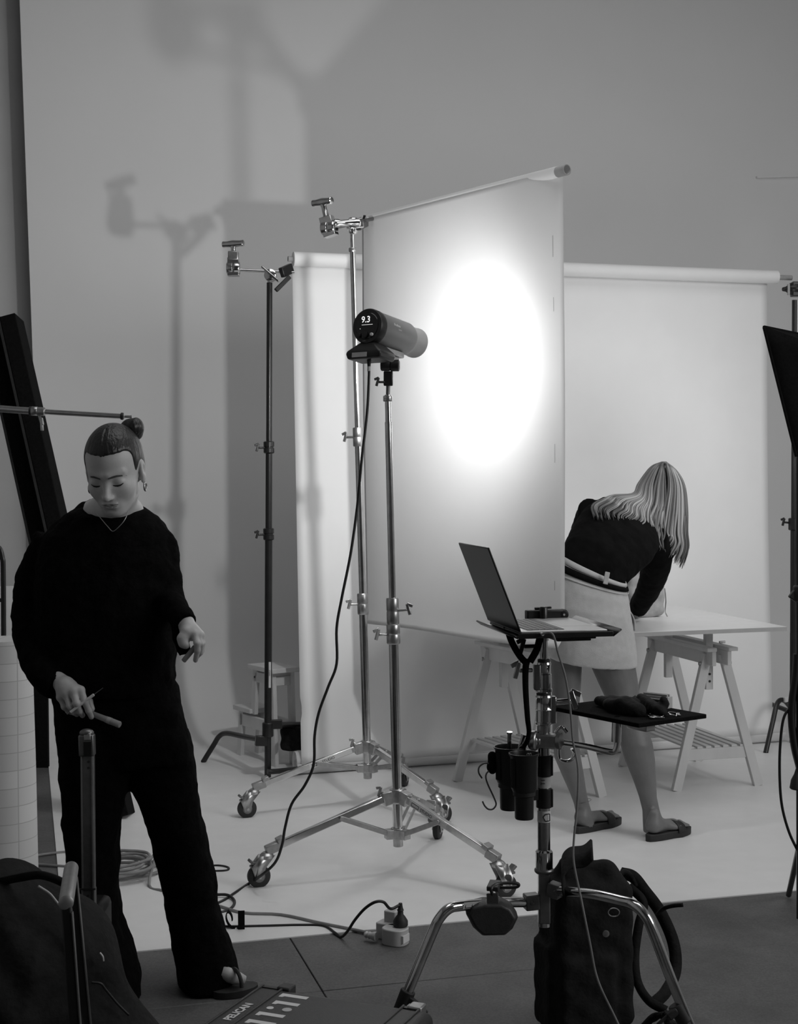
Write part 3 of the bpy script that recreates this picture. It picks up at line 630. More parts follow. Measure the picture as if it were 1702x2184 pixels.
def tote():
    c = V((at(1368, 1300, 7.02).x, 7.02, TZ)); t = thing('tote_bag', 'grey canvas bag standing open on the table', 'bag', c)
    R = [E1, E2, V((0, 0, 1))]; cc = c + V((0, 0, .13))
    def f(P):
        d = s_box(P, R, cc, (.10, .07, .13), .03); d = d + .004 * np.sin(P[..., 0] * 40 + P[..., 2] * 55) * np.cos(P[..., 2] * 30 + P[..., 1] * 20)
        inner = s_box(P, R, cc + V((0, 0, .06)), (.088, .058, .13), .02); return smax(d, -inner, .006)
    sdf_mesh(f, cc - V((.16, .14, .15)), cc + V((.16, .14, .16)), .007).obj('bag_body', 'canvas', t)
    m = M(); p = c + E1 * .1 - E2 * .055; m.tube(spline([p + V((0, 0, .14)), p + V((.004, -.006, .08)), p + V((0, -.01, .03)), p + V((.006, -.03, .004))], 6), .003, 8); m.obj('zip', 'steel', t)
    m = M(); m.grid(lambda i, j: c - E1 * (.105 + .004 * math.sin(6 * j)) + E2 * (-.06 + .1 * i) + V((0, 0, .18 + .08 * j)), 4, 6); m.obj('flap', 'canvas', t, solid=.004)
tote()

# ================================================================== RIGHT: softbox, its stand, cables
def softbox():
    c_top = at(1629, 697, 6.3); c_bot = at(1701, 985, 6.3); mid = (c_top + c_bot) / 2
    dn = (c_bot - c_top).normalized(); dp = V((.75, 1, 0)).normalized(); nrm = dn.cross(dp).normalized()
    if nrm.x > 0: nrm = -nrm
    H = (c_bot - c_top).length; W = .62
    t = thing('softbox', 'black softbox jutting in at the right edge, aimed at the table', 'softbox', V((mid.x + .1, mid.y, 0)))
    pts = [c_top - dp * 0, c_bot, c_bot + dp * W, c_top + dp * W]; cen = mid + dp * W / 2; ap = cen - nrm * .42
    ring = []
    m = M(); k = 8
    def side(a, b):
        def fn(i, j):
            e = a.lerp(b, i); q = ap + (a.lerp(b, i) - cen) * .14; s = math.sin(math.pi * i) * .08 * j * (1 - j); return e.lerp(q, j) + (cen - e).normalized() * (math.sin(math.pi * j) * .02 + s * .6)
        return fn
    for i in range(4): m.grid(side(pts[i], pts[(i + 1) % 4]), 8, 8)
    m.obj('fabric_shell', 'black_fabric', t, solid=.003)
    m = M(); m.add([cen + (p - cen) * .93 + nrm * -.02 for p in pts], [(0, 1, 2, 3)]); m.obj('front_diffuser', 'label_white', t, smooth=0)
    m = M()
    for i in range(4): m.beam(pts[i], pts[(i + 1) % 4], .012, .012, up=nrm)
    m.obj('rim', 'black_fabric', t, bevel=.003)
    m = M(); m.lathe(ap + nrm * .03, -nrm, [(0, .05), (.0, .07), (.03, .07), (.06, .055), (.26, .055), (.27, .045)], 24); m.obj('lamp_head', 'black_plastic', t)
    ld = bpy.data.lights.new('softbox_lamp', 'AREA'); ld.shape = 'RECTANGLE'; ld.size = H * .86; ld.size_y = W * .86; ld.energy = SOFT_W
    lo = bpy.data.objects.new('softbox_lamp', ld); COL.objects.link(lo); lo.parent = t; lo.location = cen - nrm * .012 - t.location
    lo.matrix_local = Matrix.Translation(cen - nrm * .012 - t.location) @ nrm.to_track_quat('-Z', 'X').to_matrix().to_4x4()
    # stand
    b = ap - nrm * .12; px = b.x
    m = M(); m.cyl(V((px, b.y, .06)), V((px, b.y, b.z)), .014, n=18); m.obj('stand_pole', 'black_metal', t)
    for a in (40, 160, 280):
        d = V((math.cos(math.radians(a)), math.sin(math.radians(a)), 0)); m = M(); m.cyl(V((px, b.y, .34)), V((px, b.y, .012)) + d * .45, .010, n=12); m.obj('leg', 'black_metal', t)
SOFT_W = 5.8
softbox()
def edge_stand():
    Y = 4.6; p = lambda u, v: at(u, v, Y); x = p(1706, 1300).x
    t = thing('light_stand', 'black light stand cut off by the right edge with cables looped on it', 'light stand', V((x, Y, 0)))
    m = M(); m.cyl(V((x, Y, .05)), V((x, Y, 1.55)), .013, n=18); m.obj('column_tube', 'black_metal', t)
    m = M(); m.lathe(p(1706, 1284), (0, 0, 1), [(0, .018), (.005, .022), (.05, .022), (.055, .018)], 18); m.beam(p(1688, 1278), p(1700, 1262), .02, .026); m.obj('knob', 'black_rubber', t, bevel=.005)
    for a in (-75, 10, 80):
        d = V((math.cos(math.radians(a)), math.sin(math.radians(a)), 0)); m = M(); m.cyl(V((x, Y, .30)), V((x, Y, .012)) + d * .4, .010, n=12); m.obj('leg', 'black_metal', t)
    m = M(); m.tube(spline([p(1700, 1395), p(1697, 1440), p(1690, 1490), p(1688, 1530), p(1694, 1590), p(1706, 1640)], 6), [.012] * 31, 10); m.obj('cable_bundle', 'cord_black', t)
    m = M(); m.tube(spline([p(1692, 1502), p(1672, 1530), p(1664, 1590), p(1663, 1660), p(1668, 1720), p(1683, 1775), p(1705, 1822)], 8), .0045, 10); m.obj('cable_loop', 'cord_black', t)
    m = M(); m.lathe(p(1697, 1684), (0.1, 0, 1), [(0, .016), (.004, .02), (.03, .018), (.05, .01), (.07, .006)], 18); m.obj('hanging_plug', 'black_rubber', t)
    m = M(); m.cyl(p(1703, 1865), p(1703, 1820), .006, n=10); m.obj('cable_end', 'cord_black', t)
edge_stand()

# ================================================================== FLOOR CABLES, ADAPTER
def floor_path(pts, z=.007): return [fl(u, v, z) for (u, v) in pts]
def coil():
    t = thing('extension_cord', 'grey extension cord lying in a coil behind the dark trousers', 'cord', fl(285, 1880))
    pts = []; c = fl(268, 1868)
    for k in range(0, 7 * 16 + 1):
        a = 2 * math.pi * k / 16; r = .125 + .022 * math.sin(k * .37) + .01 * math.sin(k * 1.3); pts.append(c + V((math.cos(a) * r * .92 + .012 * math.sin(k * .11), math.sin(a) * r * 1.05 + .03 * math.sin(k * .07), .006 + .010 * (k / 16) * .9)))
    pts += [fl(318, 1893), fl(352, 1905), fl(420, 1925), fl(470, 1938), fl(520, 1952), fl(600, 1956), fl(680, 1973), fl(740, 1985), fl(793, 1996)]
    for i in range(len(pts)): pts[i] = V((pts[i].x, pts[i].y, max(pts[i].z, .0075)))
    m = M(); m.tube(spline(pts, 4), .0058, 8); m.obj('coil', 'cord_grey', t)
    m = M(); m.tube(spline(floor_path([(70, 1826), (110, 1820), (160, 1816), (230, 1815), (265, 1822), (292, 1836), (290, 1850), (270, 1856), (200, 1852), (140, 1848), (75, 1843)]), 6), .0055, 8); m.obj('loose_loop', 'cord_grey', t)
    m = M(); e = fl(795, 1996, .02); d = (fl(830, 2003, .02) - e).normalized(); m.lathe(e - d * .03, d, [(0, .008), (.006, .011), (.012, .009), (.018, .012), (.024, .010), (.034, .014), (.045, .015)], 16); m.obj('cord_end', 'grey_plastic', t)
coil()
def adapter():
    c = fl(838, 2010); t = thing('power_adapter', 'pale grey multi-socket block on the concrete with one black plug', 'adapter', c)
    d = (fl(868, 2016) - fl(800, 2004)).normalized(); y = V((-d.y, d.x, 0))
    def rr(cx, cy, hx, hy, z0, z1, r, name, mt):
        pl = []
        for (sx, sy, a0) in ((1, 1, 0), (-1, 1, 90), (-1, -1, 180), (1, -1, 270)):
            for k in range(5): a = math.radians(a0 + 22.5 * k); pl.append((cx + sx * (hx - r) + r * math.cos(a), cy + sy * (hy - r) + r * math.sin(a)))
        m = M(frame(c, d)); n = len(pl); m.add([(p[0], p[1], z0) for p in pl] + [(p[0], p[1], z1) for p in pl], [tuple(range(n - 1, -1, -1)), tuple(range(n, 2 * n))] + [(i, (i + 1) % n, (i + 1) % n + n, i + n) for i in range(n)]); return m.obj(name, mt, t, bevel=.003)
    rr(.012, -.005, .042, .036, .0, .052, .03, 'socket_body', 'grey_plastic'); rr(-.035, .035, .036, .028, .0, .052, .01, 'side_body', 'grey_plastic')
    rr(-.030, .050, .022, .020, .05, .088, .006, 'rocker_housing', 'grey_plastic'); rr(-.030, .050, .014, .013, .086, .0885, .002, 'socket_face', 'core')
    m = M(frame(c, d)); m.box((.038, -.03, .012), (.0555, .01, .036)); m.obj('rating_label', 'print_white', t)
    p = V(c) + d * .022 + y * .012 + V((0, 0, .052)); pl = thing('power_plug', 'black mains plug standing in the pale socket block', 'plug', p)
    m = M(); m.lathe(p, (0, 0, 1), [(0, .02), (.004, .024), (.018, .024), (.034, .014), (.038, .010), (.05, .009), (.052, .011), (.06, .008), (.075, .006)], 22); m.obj('plug_body', 'black_rubber', pl)
    top = p + V((0, 0, .07)); Yf = top.y
    m = M(); path = [top, at(833, 1938, Yf - .02), at(818, 1924, Yf - .04), at(800, 1924, Yf - .05), at(778, 1938, Yf - .04), at(757, 1962, Yf - .02), at(742, 1985, Yf), fl(728, 1998, .006), fl(715, 1990, .006), fl(690, 1975, .006), fl(640, 1973, .006), fl(560, 1975, .006), fl(480, 1976, .006), fl(440, 1970, .006)]
    m.tube(spline(path, 7), .0048, 10); m.obj('cord', 'cord_black', pl)
adapter()
def flash_cord():
    t = thing('mains_lead', 'long black power cord hanging from the flash head to the floor', 'cord', fl(480, 1925))
    up = [(787, 768, 5.24), (787, 800, 5.23), (783, 880, 5.22), (771, 985, 5.2), (762, 1080, 5.2), (748, 1180, 5.18), (729, 1275, 5.16), (718, 1340, 5.15), (718, 1415, 5.14), (700, 1465, 5.13), (680, 1520, 5.12), (671, 1570, 5.11), (669, 1630, 5.1), (650, 1675, 5.09), (622, 1715, 5.08), (608, 1765, 5.08), (602, 1800, 5.08), (588, 1838, 5.08), (560, 1865, 5.09)]
    pts = [at(*p) for p in up] + [fl(530, 1885, .008), fl(500, 1905, .007), fl(474, 1922, .006), fl(440, 1935, .006), fl(400, 1945, .006), fl(380, 1935, .012), fl(420, 1912, .014), fl(466, 1908, .014), fl(488, 1910, .013), fl(500, 1922, .008), fl(494, 1936, .007), fl(470, 1946, .006), fl(420, 1950, .006)]
    m = M(); m.tube(spline(pts, 6), .0052, 10); m.obj('cord', 'cord_black', t)
    p0, p1 = at(787, 762, 5.24), at(787, 785, 5.24); m = M(); m.cyl(p0, p1, .009, .0055, n=14); m.obj('connector', 'black_rubber', t)
    m = M(); m.cyl(at(787, 782, 5.235), at(787, 792, 5.233), .0065, n=14); m.obj('cord_marker', 'label_white', t)
    m = M(); m.tube(spline(floor_path([(440, 1848), (462, 1846), (480, 1848), (488, 1852), (480, 1857), (440, 1858)], .006), 6), .0045, 8); m.obj('cord_loop', 'cord_black', t)
flash_cord()
def velcro():
    c = fl(508, 1982); t = thing('cable_tie', 'black hook-and-loop strap round the cord on the white floor', 'strap', c)
    m = M(); m.grid(lambda i, j: c + V((-.035 + .035 * (1 - math.cos(math.pi * 2 * i * .5)) * .5 - .002, .0, .03)) + V((.018 * math.cos(2 * math.pi * i), .0 + .02 * j - .01, .028 * math.sin(2 * math.pi * i))), 20, 2); m.obj('loop', 'black_fabric', t, solid=.003)
    m = M(frame(c + V((.012, -.012, 0)), (1, .15, 0), (.1, -.1, 1))); m.box((-.011, -.003, .002), (.011, .003, .068)); b = m.obj('tab', 'black_fabric', t, bevel=.001)
velcro()
# ================================================================== LAPTOP STAND
YL = 3.67
XL = at(1160, 1650, YL).x
def Lc(v): return at(1160 - (1650 - v) * .002, v, YL)
def laptop_stand():
    t = thing('computer_stand', 'chrome floor stand carrying the laptop tray, cups and a side tray', 'stand', V((XL, YL, 0)))
    def seg(v0, v1, r, mt='chrome', name='column_tube'):
        m = M(); m.cyl(Lc(v0), Lc(v1), r, n=28); return m.obj(name, mt, t)
    seg(1975, 1740, .0165); seg(1860, 1420, .0165); seg(1420, 1350, .0105)
    def lathe(v0, v1, prof, mt='steel', name='collar'):
        a, b = Lc(v0), Lc(v1); d = b - a; L = d.length; m = M(); m.lathe(a, d, [(k * L, r) for (k, r) in prof], 28); return m.obj(name, mt, t)
    lathe(1420, 1405, [(0, .012), (.1, .016), (.9, .016), (1, .012)], 'black_rubber', 'rubber_ring')
    c = lathe(1476, 1412, [(0, .020), (.03, .022), (.12, .022), (.13, .0205), (.6, .0205), (.62, .018), (.9, .018), (.93, .0195), (1, .018)], 'chrome')
    m = M(); m.beam(Lc(1470) + V((-.018, -.006, 0)), Lc(1416) + V((-.018, -.006, 0)), .018, .03, up=(0, 1, 0)); m.obj('clamp_block', 'dark_alu', c, bevel=.003)
    lever(c, Lc(1428) + V((-.03, -.01, 0)), (-1, -.2, 0), 1.0)
    lathe(1482, 1476, [(0, .019), (1, .019)], 'black_rubber', 'rubber_ring')
    c = lathe(1546, 1482, [(0, .020), (.03, .0225), (.10, .0225), (.11, .021), (.5, .021), (.52, .0225), (.55, .021), (.9, .021), (.93, .0225), (1, .021)], 'chrome')
    m = M(); m.beam(Lc(1543) + V((.024, .0, 0)), Lc(1485) + V((.024, .0, 0)), .016, .026, up=(0, 1, 0)); m.obj('clamp_block', 'chrome', c, bevel=.003)
    lever(c, Lc(1497) + V((.03, .0, 0)), (1, -.2, 0.1), 1.15, 'chrome')
    seg(1560, 1546, .018, 'steel')
    lathe(1862, 1812, [(0, .021), (.04, .0225), (.92, .0225), (1, .018)], 'chrome')
    # base casting with the two legs
    m = M(); m.beam(Lc(1968) , Lc(1858), .030, .034, up=(0, 1, 0)); m.lathe(Lc(1862), (0, 0, 1), [(0, .02), (.003, .0255), (.012, .0255), (.014, .02)], 24); m.beam(Lc(1972), Lc(1966), .022, .026, up=(0, 1, 0)); hb = m.obj('base_casting', 'dark_alu', t, bevel=.004)
    l0 = Lc(1920)
    m = M(); m.beam(l0 + V((-.016, -.004, 0)), l0 + V((-.052, -.012, -.001)), .034, .040); m.cyl(l0 + V((-.034, -.028, 0)), l0 + V((-.034, -.02, 0)), .006, n=12); m.obj('leg_socket', 'dark_alu', t, bevel=.004)
    lp = [l0 + V((-.05, -.012, -.001)), at(1060, 1925, 3.60), at(985, 1932, 3.54), at(958, 1938, 3.52), at(938, 1958, 3.51), at(922, 1990, 3.51), at(872, 2110, 3.50), at(846, 2172, 3.50)]
    m = M(); m.tube(spline(lp, 8), .0130, 18); lg = m.obj('leg', 'chrome', t)
    # sticker with the studio's name on the left leg
    a, b = at(988, 1931.5, 3.54), at(1075, 1924, 3.603); a = a + V((0, -.0138, 0.003)); b = b + V((0, -.0138, 0.003)); e = (b - a).normalized(); upv = V((0, -.25, 1))
    m = M(); m.beam(a, b, .0016, .017, up=upv); st = m.obj('sticker', 'label_white', lg); o = a + V((0, -.0012, 0))
    m = M()
    for (i0, j0, i1, j1) in ((.006, -.005, .026, -.005), (.006, .005, .026, .005), (.006, -.005, .006, .005), (.026, -.005, .026, .005)): m.beam(o + e * i0 + V((0, 0, j0)), o + e * i1 + V((0, 0, j1)), .0016, .0006, up=(0, 1, 0))
    m.obj('printed_mark', 'ink', st, smooth=0)
    txt('STUDIO', o + e * .034 - V((0, 0, .004)), e, (0, 0, 1), .008, 'ink', st)
    # right leg
    r0 = Lc(1893)
    m = M(); m.beam(r0 + V((.012, -.012, .002)), r0 + V((.040, -.028, -.004)), .034, .036); m.cyl(r0 + V((.026, -.044, 0)), r0 + V((.026, -.03, 0)), .007, n=12); m.obj('leg_socket', 'dark_alu', t, bevel=.004)
    rp = [r0 + V((.030, -.024, -.002)), at(1260, 1907, 3.52), at(1320, 1920, 3.44), at(1352, 1930, 3.40), at(1375, 1952, 3.38), at(1392, 1985, 3.37), at(1430, 2085, 3.35), at(1466, 2172, 3.34), at(1500, 2250, 3.33)]
    m = M(); m.tube(spline(rp, 8), .0128, 18); m.obj('leg', 'chrome', t)
    # black feet with rubber levers
    for (p0, p1, k) in ((at(871, 2112, 3.50), at(852, 2162, 3.50), 1), (at(1440, 2142, 3.345), at(1462, 2180, 3.34), -1)):
        m = M(); m.cyl(p0, p1, .019, n=20); q = (p0 + p1) / 2; m.beam(q + V((.01 * k, -.01, .012)), q + V((.032 * k, -.014, -.004)), .016, .018); m.beam(q + V((.03 * k, -.014, .002)), q + V((.058 * k, -.016, -.022)), .008, .008); m.obj('foot_clamp', 'black_rubber', t, bevel=.003)
        w = V((p1.x, p1.y, 0)); m = M(); m.tube([p1, V((p1.x, p1.y, .10))], .014, 14); m.lathe(V((p1.x - .014, p1.y, .05)), (1, .2, 0), [(0, .03), (.002, .05), (.024, .05), (.026, .03)], 24); m.obj('wheel', 'black_rubber', t)
    # side-arm clamp on the column
    k = Lc(1577); 
    m = M(); m.lathe(k + V((-.040, -.012, .0)), (.93, -.35, 0), [(0, .018), (.006, .026), (.022, .026), (.024, .014), (.034, .014)], 24); m.beam(k + V((-.03, -.016, .002)), k + V((.03, -.018, -.002)), .034, .036); m.obj('clamp_body', 'steel', t, bevel=.004)
    m = M(); m.lathe(k + V((.030, -.020, .0)), (.9, -.42, .0), [(0, .016), (.004, .022), (.014, .022), (.017, .016), (.018, .004)], 26); m.obj('clamp_washer', 'alu', t)
    m = M(); h0 = k + V((.040, -.012, -.012)); m.tube(spline([h0 + V((-.012, 0, .03)), h0 + V((.004, 0, .045)), h0 + V((.018, 0, .032))], 6), .005, 10); m.obj('clamp_lever', 'chrome', t)
    m = M()
    for a in range(0, 21):
        an = math.radians(60 + 270 * a / 20)
    q = at(1208, 1602, YL - .02); pl = [q + V((-.018, 0, .035)), q + V((-.018, -.004, -.012)), q + V((-.008, -.004, -.024)), q + V((.012, 0, -.022)), q + V((.020, 0, -.006)), q + V((.014, 0, .006))]
    m.tube(spline(pl, 6), .010, 12, sx=.35, sy=1.0, ref=(1, 0, 0)); m.obj('handle_loop', 'chrome', t)
    txt('PAS', q + V((-.0215, -.0125, .022)), (0, 0, -1), (1, -.2, 0), .007, 'ink', t)
    # arm to the side tray
    ar = [k + V((.036, -.022, -.003)), at(1250, 1592, 3.60), at(1292, 1602, 3.575), at(1309, 1603, 3.57), at(1316, 1590, 3.568), at(1317, 1560, 3.568), at(1317, 1528, 3.568)]
    m = M(); m.tube(spline(ar, 7), .0078, 16); m.obj('side_arm', 'chrome', t)
    m = M(); m.cyl(at(1314, 1582, 3.568), at(1315.5, 1535, 3.568), .0125, n=20); m.obj('arm_sleeve', 'chrome', t)
    # cup brackets and labels
    for (v0, v1) in ((1655, 1610), (1722, 1680)):
        m = M(); m.cyl(Lc(v0) , Lc(v1), .0205, n=24); m.beam(Lc(v0) + V((.02, -.004, .002)), Lc(v1) + V((.02, -.004, -.002)), .006, .012, up=(0, 1, 0)); m.beam(Lc((v0 + v1) / 2) + V((-.018, -.008, .012)), Lc((v0 + v1) / 2) + V((-.052, -.02, .012)), .02, .03); m.obj('cup_bracket', 'black_plastic', t, bevel=.002)
    m = M(); m.cyl(Lc(1679), Lc(1656), .0172, n=24); m.obj('paper_label', 'label_white', t)
    txt('T1', Lc(1672) + V((.001, -.0178, .0)), (0, 0, 1), (-1, 0, 0), .011, 'ink', t, bold=.01)
    m = M(); m.cyl(Lc(1752), Lc(1728), .0172, n=24); m.obj('paper_label', 'label_white', t)
    q = Lc(1740) + V((.004, -.0180, 0)); pg = [(-.008, .0), (-.002, .008), (.009, .009), (.009, -.009), (-.002, -.010)]
    m = M()
    for i in range(5): a, b = pg[i], pg[(i + 1) % 5]; m.beam(q + V((a[0], 0, a[1])), q + V((b[0], 0, b[1])), .0022, .0008, up=(0, 1, 0))
    m.obj('printed_mark', 'ink', t, smooth=0)
    return t
laptop_stand()
def f_cups():
    def cup(label, u, v0, v1, Y, r, hook):
        t = thing('cup_holder', label, 'cup holder', at(u, v1, Y), 'cup holders on the laptop stand')
        p = lambda v: at(u, v, Y); vm = v0 + (v1 - v0) * .58
        o = p(vm); H = (p(v0) - o).z
        m = M(); m.lathe(o, (0, 0, 1), [(0, r * .78), (.01, r * .9), (H * .9, r * .94), (H * .97, r * 1.04), (H, r * 1.05), (H, r * .96), (H * .9, r * .88), (.015, r * .84), (.012, .001)], 30); m.obj('cup', 'black_plastic', t)
        m = M(); m.lathe(o - V((0, 0, .012)), (0, 0, 1), [(0, r * .7), (.002, r * .76), (.014, r * .76)], 28); m.obj('neck_ring', 'black_rubber', t)
        L = (o - p(v1)).z; m = M(); m.lathe(p(v1), (0, 0, 1), [(0, r * .6), (.004, r * .64), (L, r * .66)], 28); m.obj('lower_cup', 'black_plastic', t)
        m = M(); m.grid(lambda i, j: o + V((math.sin(-1.3 + .55 * i) * r * .965, -math.cos(-1.3 + .55 * i) * r * .965, .012 + H * .75 * j)), 6, 2); m.obj('side_slot', 'dark_inside', t)
        return t
    cup('black two-stage cup holder further back, with steel pins standing in it', 1088, 1592, 1726, 3.67, .041, 0)
    cup('black two-stage cup holder nearest the camera, in front of the stand', 1118, 1606, 1746, 3.585, .0375, 1)
    for (u0, v0, u1, v1, lb) in ((1086, 1612, 1087, 1561, 'upright steel pin standing in the back cup holder'), (1104, 1610, 1118, 1566, 'leaning steel pin standing in the back cup holder')):
        a, b = at(u0, v0, 3.67), at(u1, v1, 3.66); d = (b - a); L = d.length; t = thing('steel_pin', lb, 'pin', a)
        m = M(); m.lathe(a, d, [(0, .0058), (L * .92, .0058), (L * .93, .0078), (L, .0078)], 18); m.obj('shaft', 'chrome', t)
    t = thing('steel_ring', 'small steel ring hooked over the back cup rim', 'ring', at(1119, 1606, 3.66)); m = M(); m.tube([at(1113 + 8 * math.cos(a), 1600 + 9 * math.sin(a), 3.655) for a in [2 * math.pi * k / 24 for k in range(25)]], .0018, 8); m.obj('ring', 'steel', t)
    t = thing('steel_clip', 'small bent clips inside the front cup', 'clip', at(1126, 1618, 3.585))
    for du in (0, 5): m = M(); m.tube(spline([at(1124 + du, 1622, 3.585), at(1124 + du, 1610, 3.585), at(1127 + du, 1607, 3.585), at(1128 + du, 1615, 3.585)], 5), .0014, 8); m.obj('wire', 'steel', t)
    t = thing('cloth_scrap', 'dark cloth hanging from the back cup holder', 'cloth', at(1048, 1640, 3.68))
    f = lambda P: s_ell(P, at(1050, 1628, 3.67), (.014, .02, .030)) + .002 * np.sin(P[..., 2] * 160); sdf_mesh(f, at(1050, 1670, 3.63) - V((.03, 0, 0)), at(1050, 1590, 3.71) + V((.03, 0, 0)), .004).obj('cloth', 'black_fabric', t)
    for (pts, lb) in (([(1054, 1640), (1046, 1630), (1033, 1628), (1022, 1636), (1021, 1648), (1028, 1660)], 'open upper steel hook beside the cups'), ([(1053, 1643), (1042, 1645), (1036, 1655), (1040, 1672), (1053, 1700), (1058, 1715), (1052, 1725), (1042, 1726), (1034, 1719), (1029, 1709)], 'long steel S hook hanging below the upper hook')):
        t = thing('steel_hook', lb, 'hook', at(pts[-1][0], pts[-1][1], 3.66)); m = M(); m.tube(spline([at(u, v, 3.66) for (u, v) in pts], 6), .0022, 10); m.obj('wire', 'dark_alu', t)
f_cups()
# ------------------------------------------------------------------ laptop tray and laptop
LX = V((.982, .19, 0)).normalized(); LY = V((-LX.y, LX.x, 0))     # LX towards the user, LY along the hinge (away)
LO = at(1112, 1336, 3.50)                                           # near hinge corner of the laptop's underside edge
LZ = at(1112, 1345, 3.50).z - .002
def laptop_tray():
    o = V((LO.x, LO.y, LZ - .017)); f = frame(o, LX)
    t = thing('laptop_tray', 'black metal tray with a raised lip under the laptop', 'tray', o + LX * .12 + LY * .15)
    x0, x1, y0, y1 = -.01, .235, -.006, .36
    m = M(f); m.box((x0, y0, 0), (x1, y1, .003)); m.obj('tray_plate', 'black_metal', t, bevel=.001)
    m = M(f); m.add([(x1, y0, 0), (x1, y1, 0), (x1 + .022, y1, .016), (x1 + .022, y0, .016)], [(0, 1, 2, 3)]); m.obj('front_lip', 'black_metal', t, solid=.004)
    m = M(f); m.add([(x0, y0, 0), (x0, y1, 0), (x0 - .014, y1, .010), (x0 - .014, y0, .010)], [(0, 1, 2, 3)]); m.obj('rear_lip', 'black_metal', t, solid=.004)
    m = M(f); m.box((x0, y0 - .002, -.001), (x1, y0, .012)); m.obj('side_rail', 'black_metal', t, bevel=.001)
    m = M(f); m.box((.10, .05, -.012), (.21, .24, -.001)); m.box((.11, .06, -.018), (.20, .2, -.012)); m.obj('mount_plate', 'black_plastic', t, bevel=.002)
    m = M(); a = Lc(1366); m.cyl(V((a.x, a.y, a.z)), V((a.x, a.y, o.z)), .013, n=20); m.obj('socket', 'chrome', t)
    lever(t, V((a.x - .02, a.y, Lc(1378).z)), (-1, -.2, 0), .9, 'black_metal')
laptop_tray()
def laptop():
    z0 = LZ - .013; o = V((LO.x, LO.y, z0)); f = frame(o, LX); D, W, T = .222, .312, .0125
    t = thing('laptop', 'open laptop turned sideways on its tray, dark lid towards the left', 'laptop', o + LX * D / 2 + LY * W / 2)
    m = M(f); m.box((0, 0, 0), (D, W, T * .55)); m.obj('base_shell', 'laptop_dark', t, bevel=.003)
    m = M(f); m.box((0.0, 0, T * .55), (D, W, T)); top = m.obj('palm_rest', 'laptop_alu', t, bevel=.002)
    m = M(f); m.box((.02, .018, T), (.118, W - .018, T + .0004)); m.obj('keyboard_well', 'laptop_alu', top)
    for r in range(6):
        for c in range(14):
            w = (W - .04) / 14; m = M(f); y = .02 + c * w; m.box((.022 + r * .016, y + .001, T + .0004), (.022 + r * .016 + .0138, y + w - .0012, T + .0018)); m.obj('key', 'keycap', top, smooth=0)
    m = M(f); m.box((.132, W * .3, T), (.212, W * .7, T + .0003)); m.obj('trackpad', 'laptop_alu', top)
    for y in (.03, .045, .075, .09): m = M(f); m.box((y + .0, -.0006, .004), (y + .009, .0002, .008)); m.obj('port', 'ink', t)
    # lid
    hz = z0 + T; hp = V((LO.x, LO.y, hz)); tp = at(1036, 1166, 3.52); dv = tp - hp; dv = dv - LY * dv.dot(LY); n = dv.cross(LY).normalized()
    fr_ = Matrix(((dv.normalized().x, LY.x, n.x, hp.x), (dv.normalized().y, LY.y, n.y, hp.y), (dv.normalized().z, LY.z, n.z, hp.z), (0, 0, 0, 1)))
    L = dv.length; s = 1 if n.x < 0 else -1
    m = M(fr_); m.box((0, 0, 0 if s > 0 else -.005), (L, W, .005 if s > 0 else 0)); m.obj('lid', 'laptop_dark', t, bevel=.0022)
    m = M(fr_); m.box((.012, .006, -.0006 if s > 0 else 0), (L - .006, W - .006, 0 if s > 0 else .0006)); m.obj('display', 'screen', t)
    # cable
    c = thing('usb_cable', 'thin grey cable running from the laptop down to the floor', 'cable', V((XL + .1, YL - .2, 0)))
    p = f @ V((.05, -.004, .006)); pts = [p, at(1178, 1352, 3.44), at(1190, 1392, 3.45), at(1206, 1445, 3.46), at(1216, 1510, 3.46), at(1222, 1580, 3.46), at(1233, 1640, 3.45), at(1231, 1720, 3.44), at(1224, 1790, 3.43), at(1224, 1840, 3.42), at(1240, 1920, 3.40), at(1258, 2010, 3.38), at(1275, 2090, 3.36), at(1312, 2170, 3.34), at(1345, 2240, 3.32), at(1390, 2330, 3.28) ]
    m = M(); m.tube(spline(pts, 6), .0026, 8); m.obj('cable', 'cord_grey', c)
    m = M(); m.cyl(p - LY * -.012, p - LY * .012, .004, n=10); m.obj('connector', 'grey_plastic', c)
laptop()
def tray_clamp():
    c = at(1155, 1300, 3.86); c.z = LZ - .013; t = thing('clamp', 'black hinged clamp lying on the tray behind the laptop', 'clamp', c)
    f = frame(c, LX)
    m = M(f); m.box((-.055, -.03, .0), (.06, .03, .006)); m.obj('base', 'dark_alu', t, bevel=.002)
    m = M(f); m.box((-.045, -.018, .006), (.058, .012, .034)); m.lathe((.058, -.018, .020), (0, 1, 0), [(0, .010), (.001, .0145), (.029, .0145), (.03, .01)], 20); m.obj('body', 'black_plastic', t, bevel=.004)
    m = M(f); m.lathe((-.003, -.028, .014), (0, 0, 1), [(-.012, .008), (-.01, .011), (.026, .011), (.03, .008)], 18); m.obj('pivot', 'black_metal', t)
    m = M(f); m.beam((-.02, 0, .037), (.025, -.01, .040), .014, .006); m.obj('lever', 'black_plastic', t, bevel=.002)
    m = M(f); m.cyl((.058, -.0185, .020), (.058, -.0195, .020), .003, n=10); m.obj('rivet', 'grey_plastic', t)
tray_clamp()
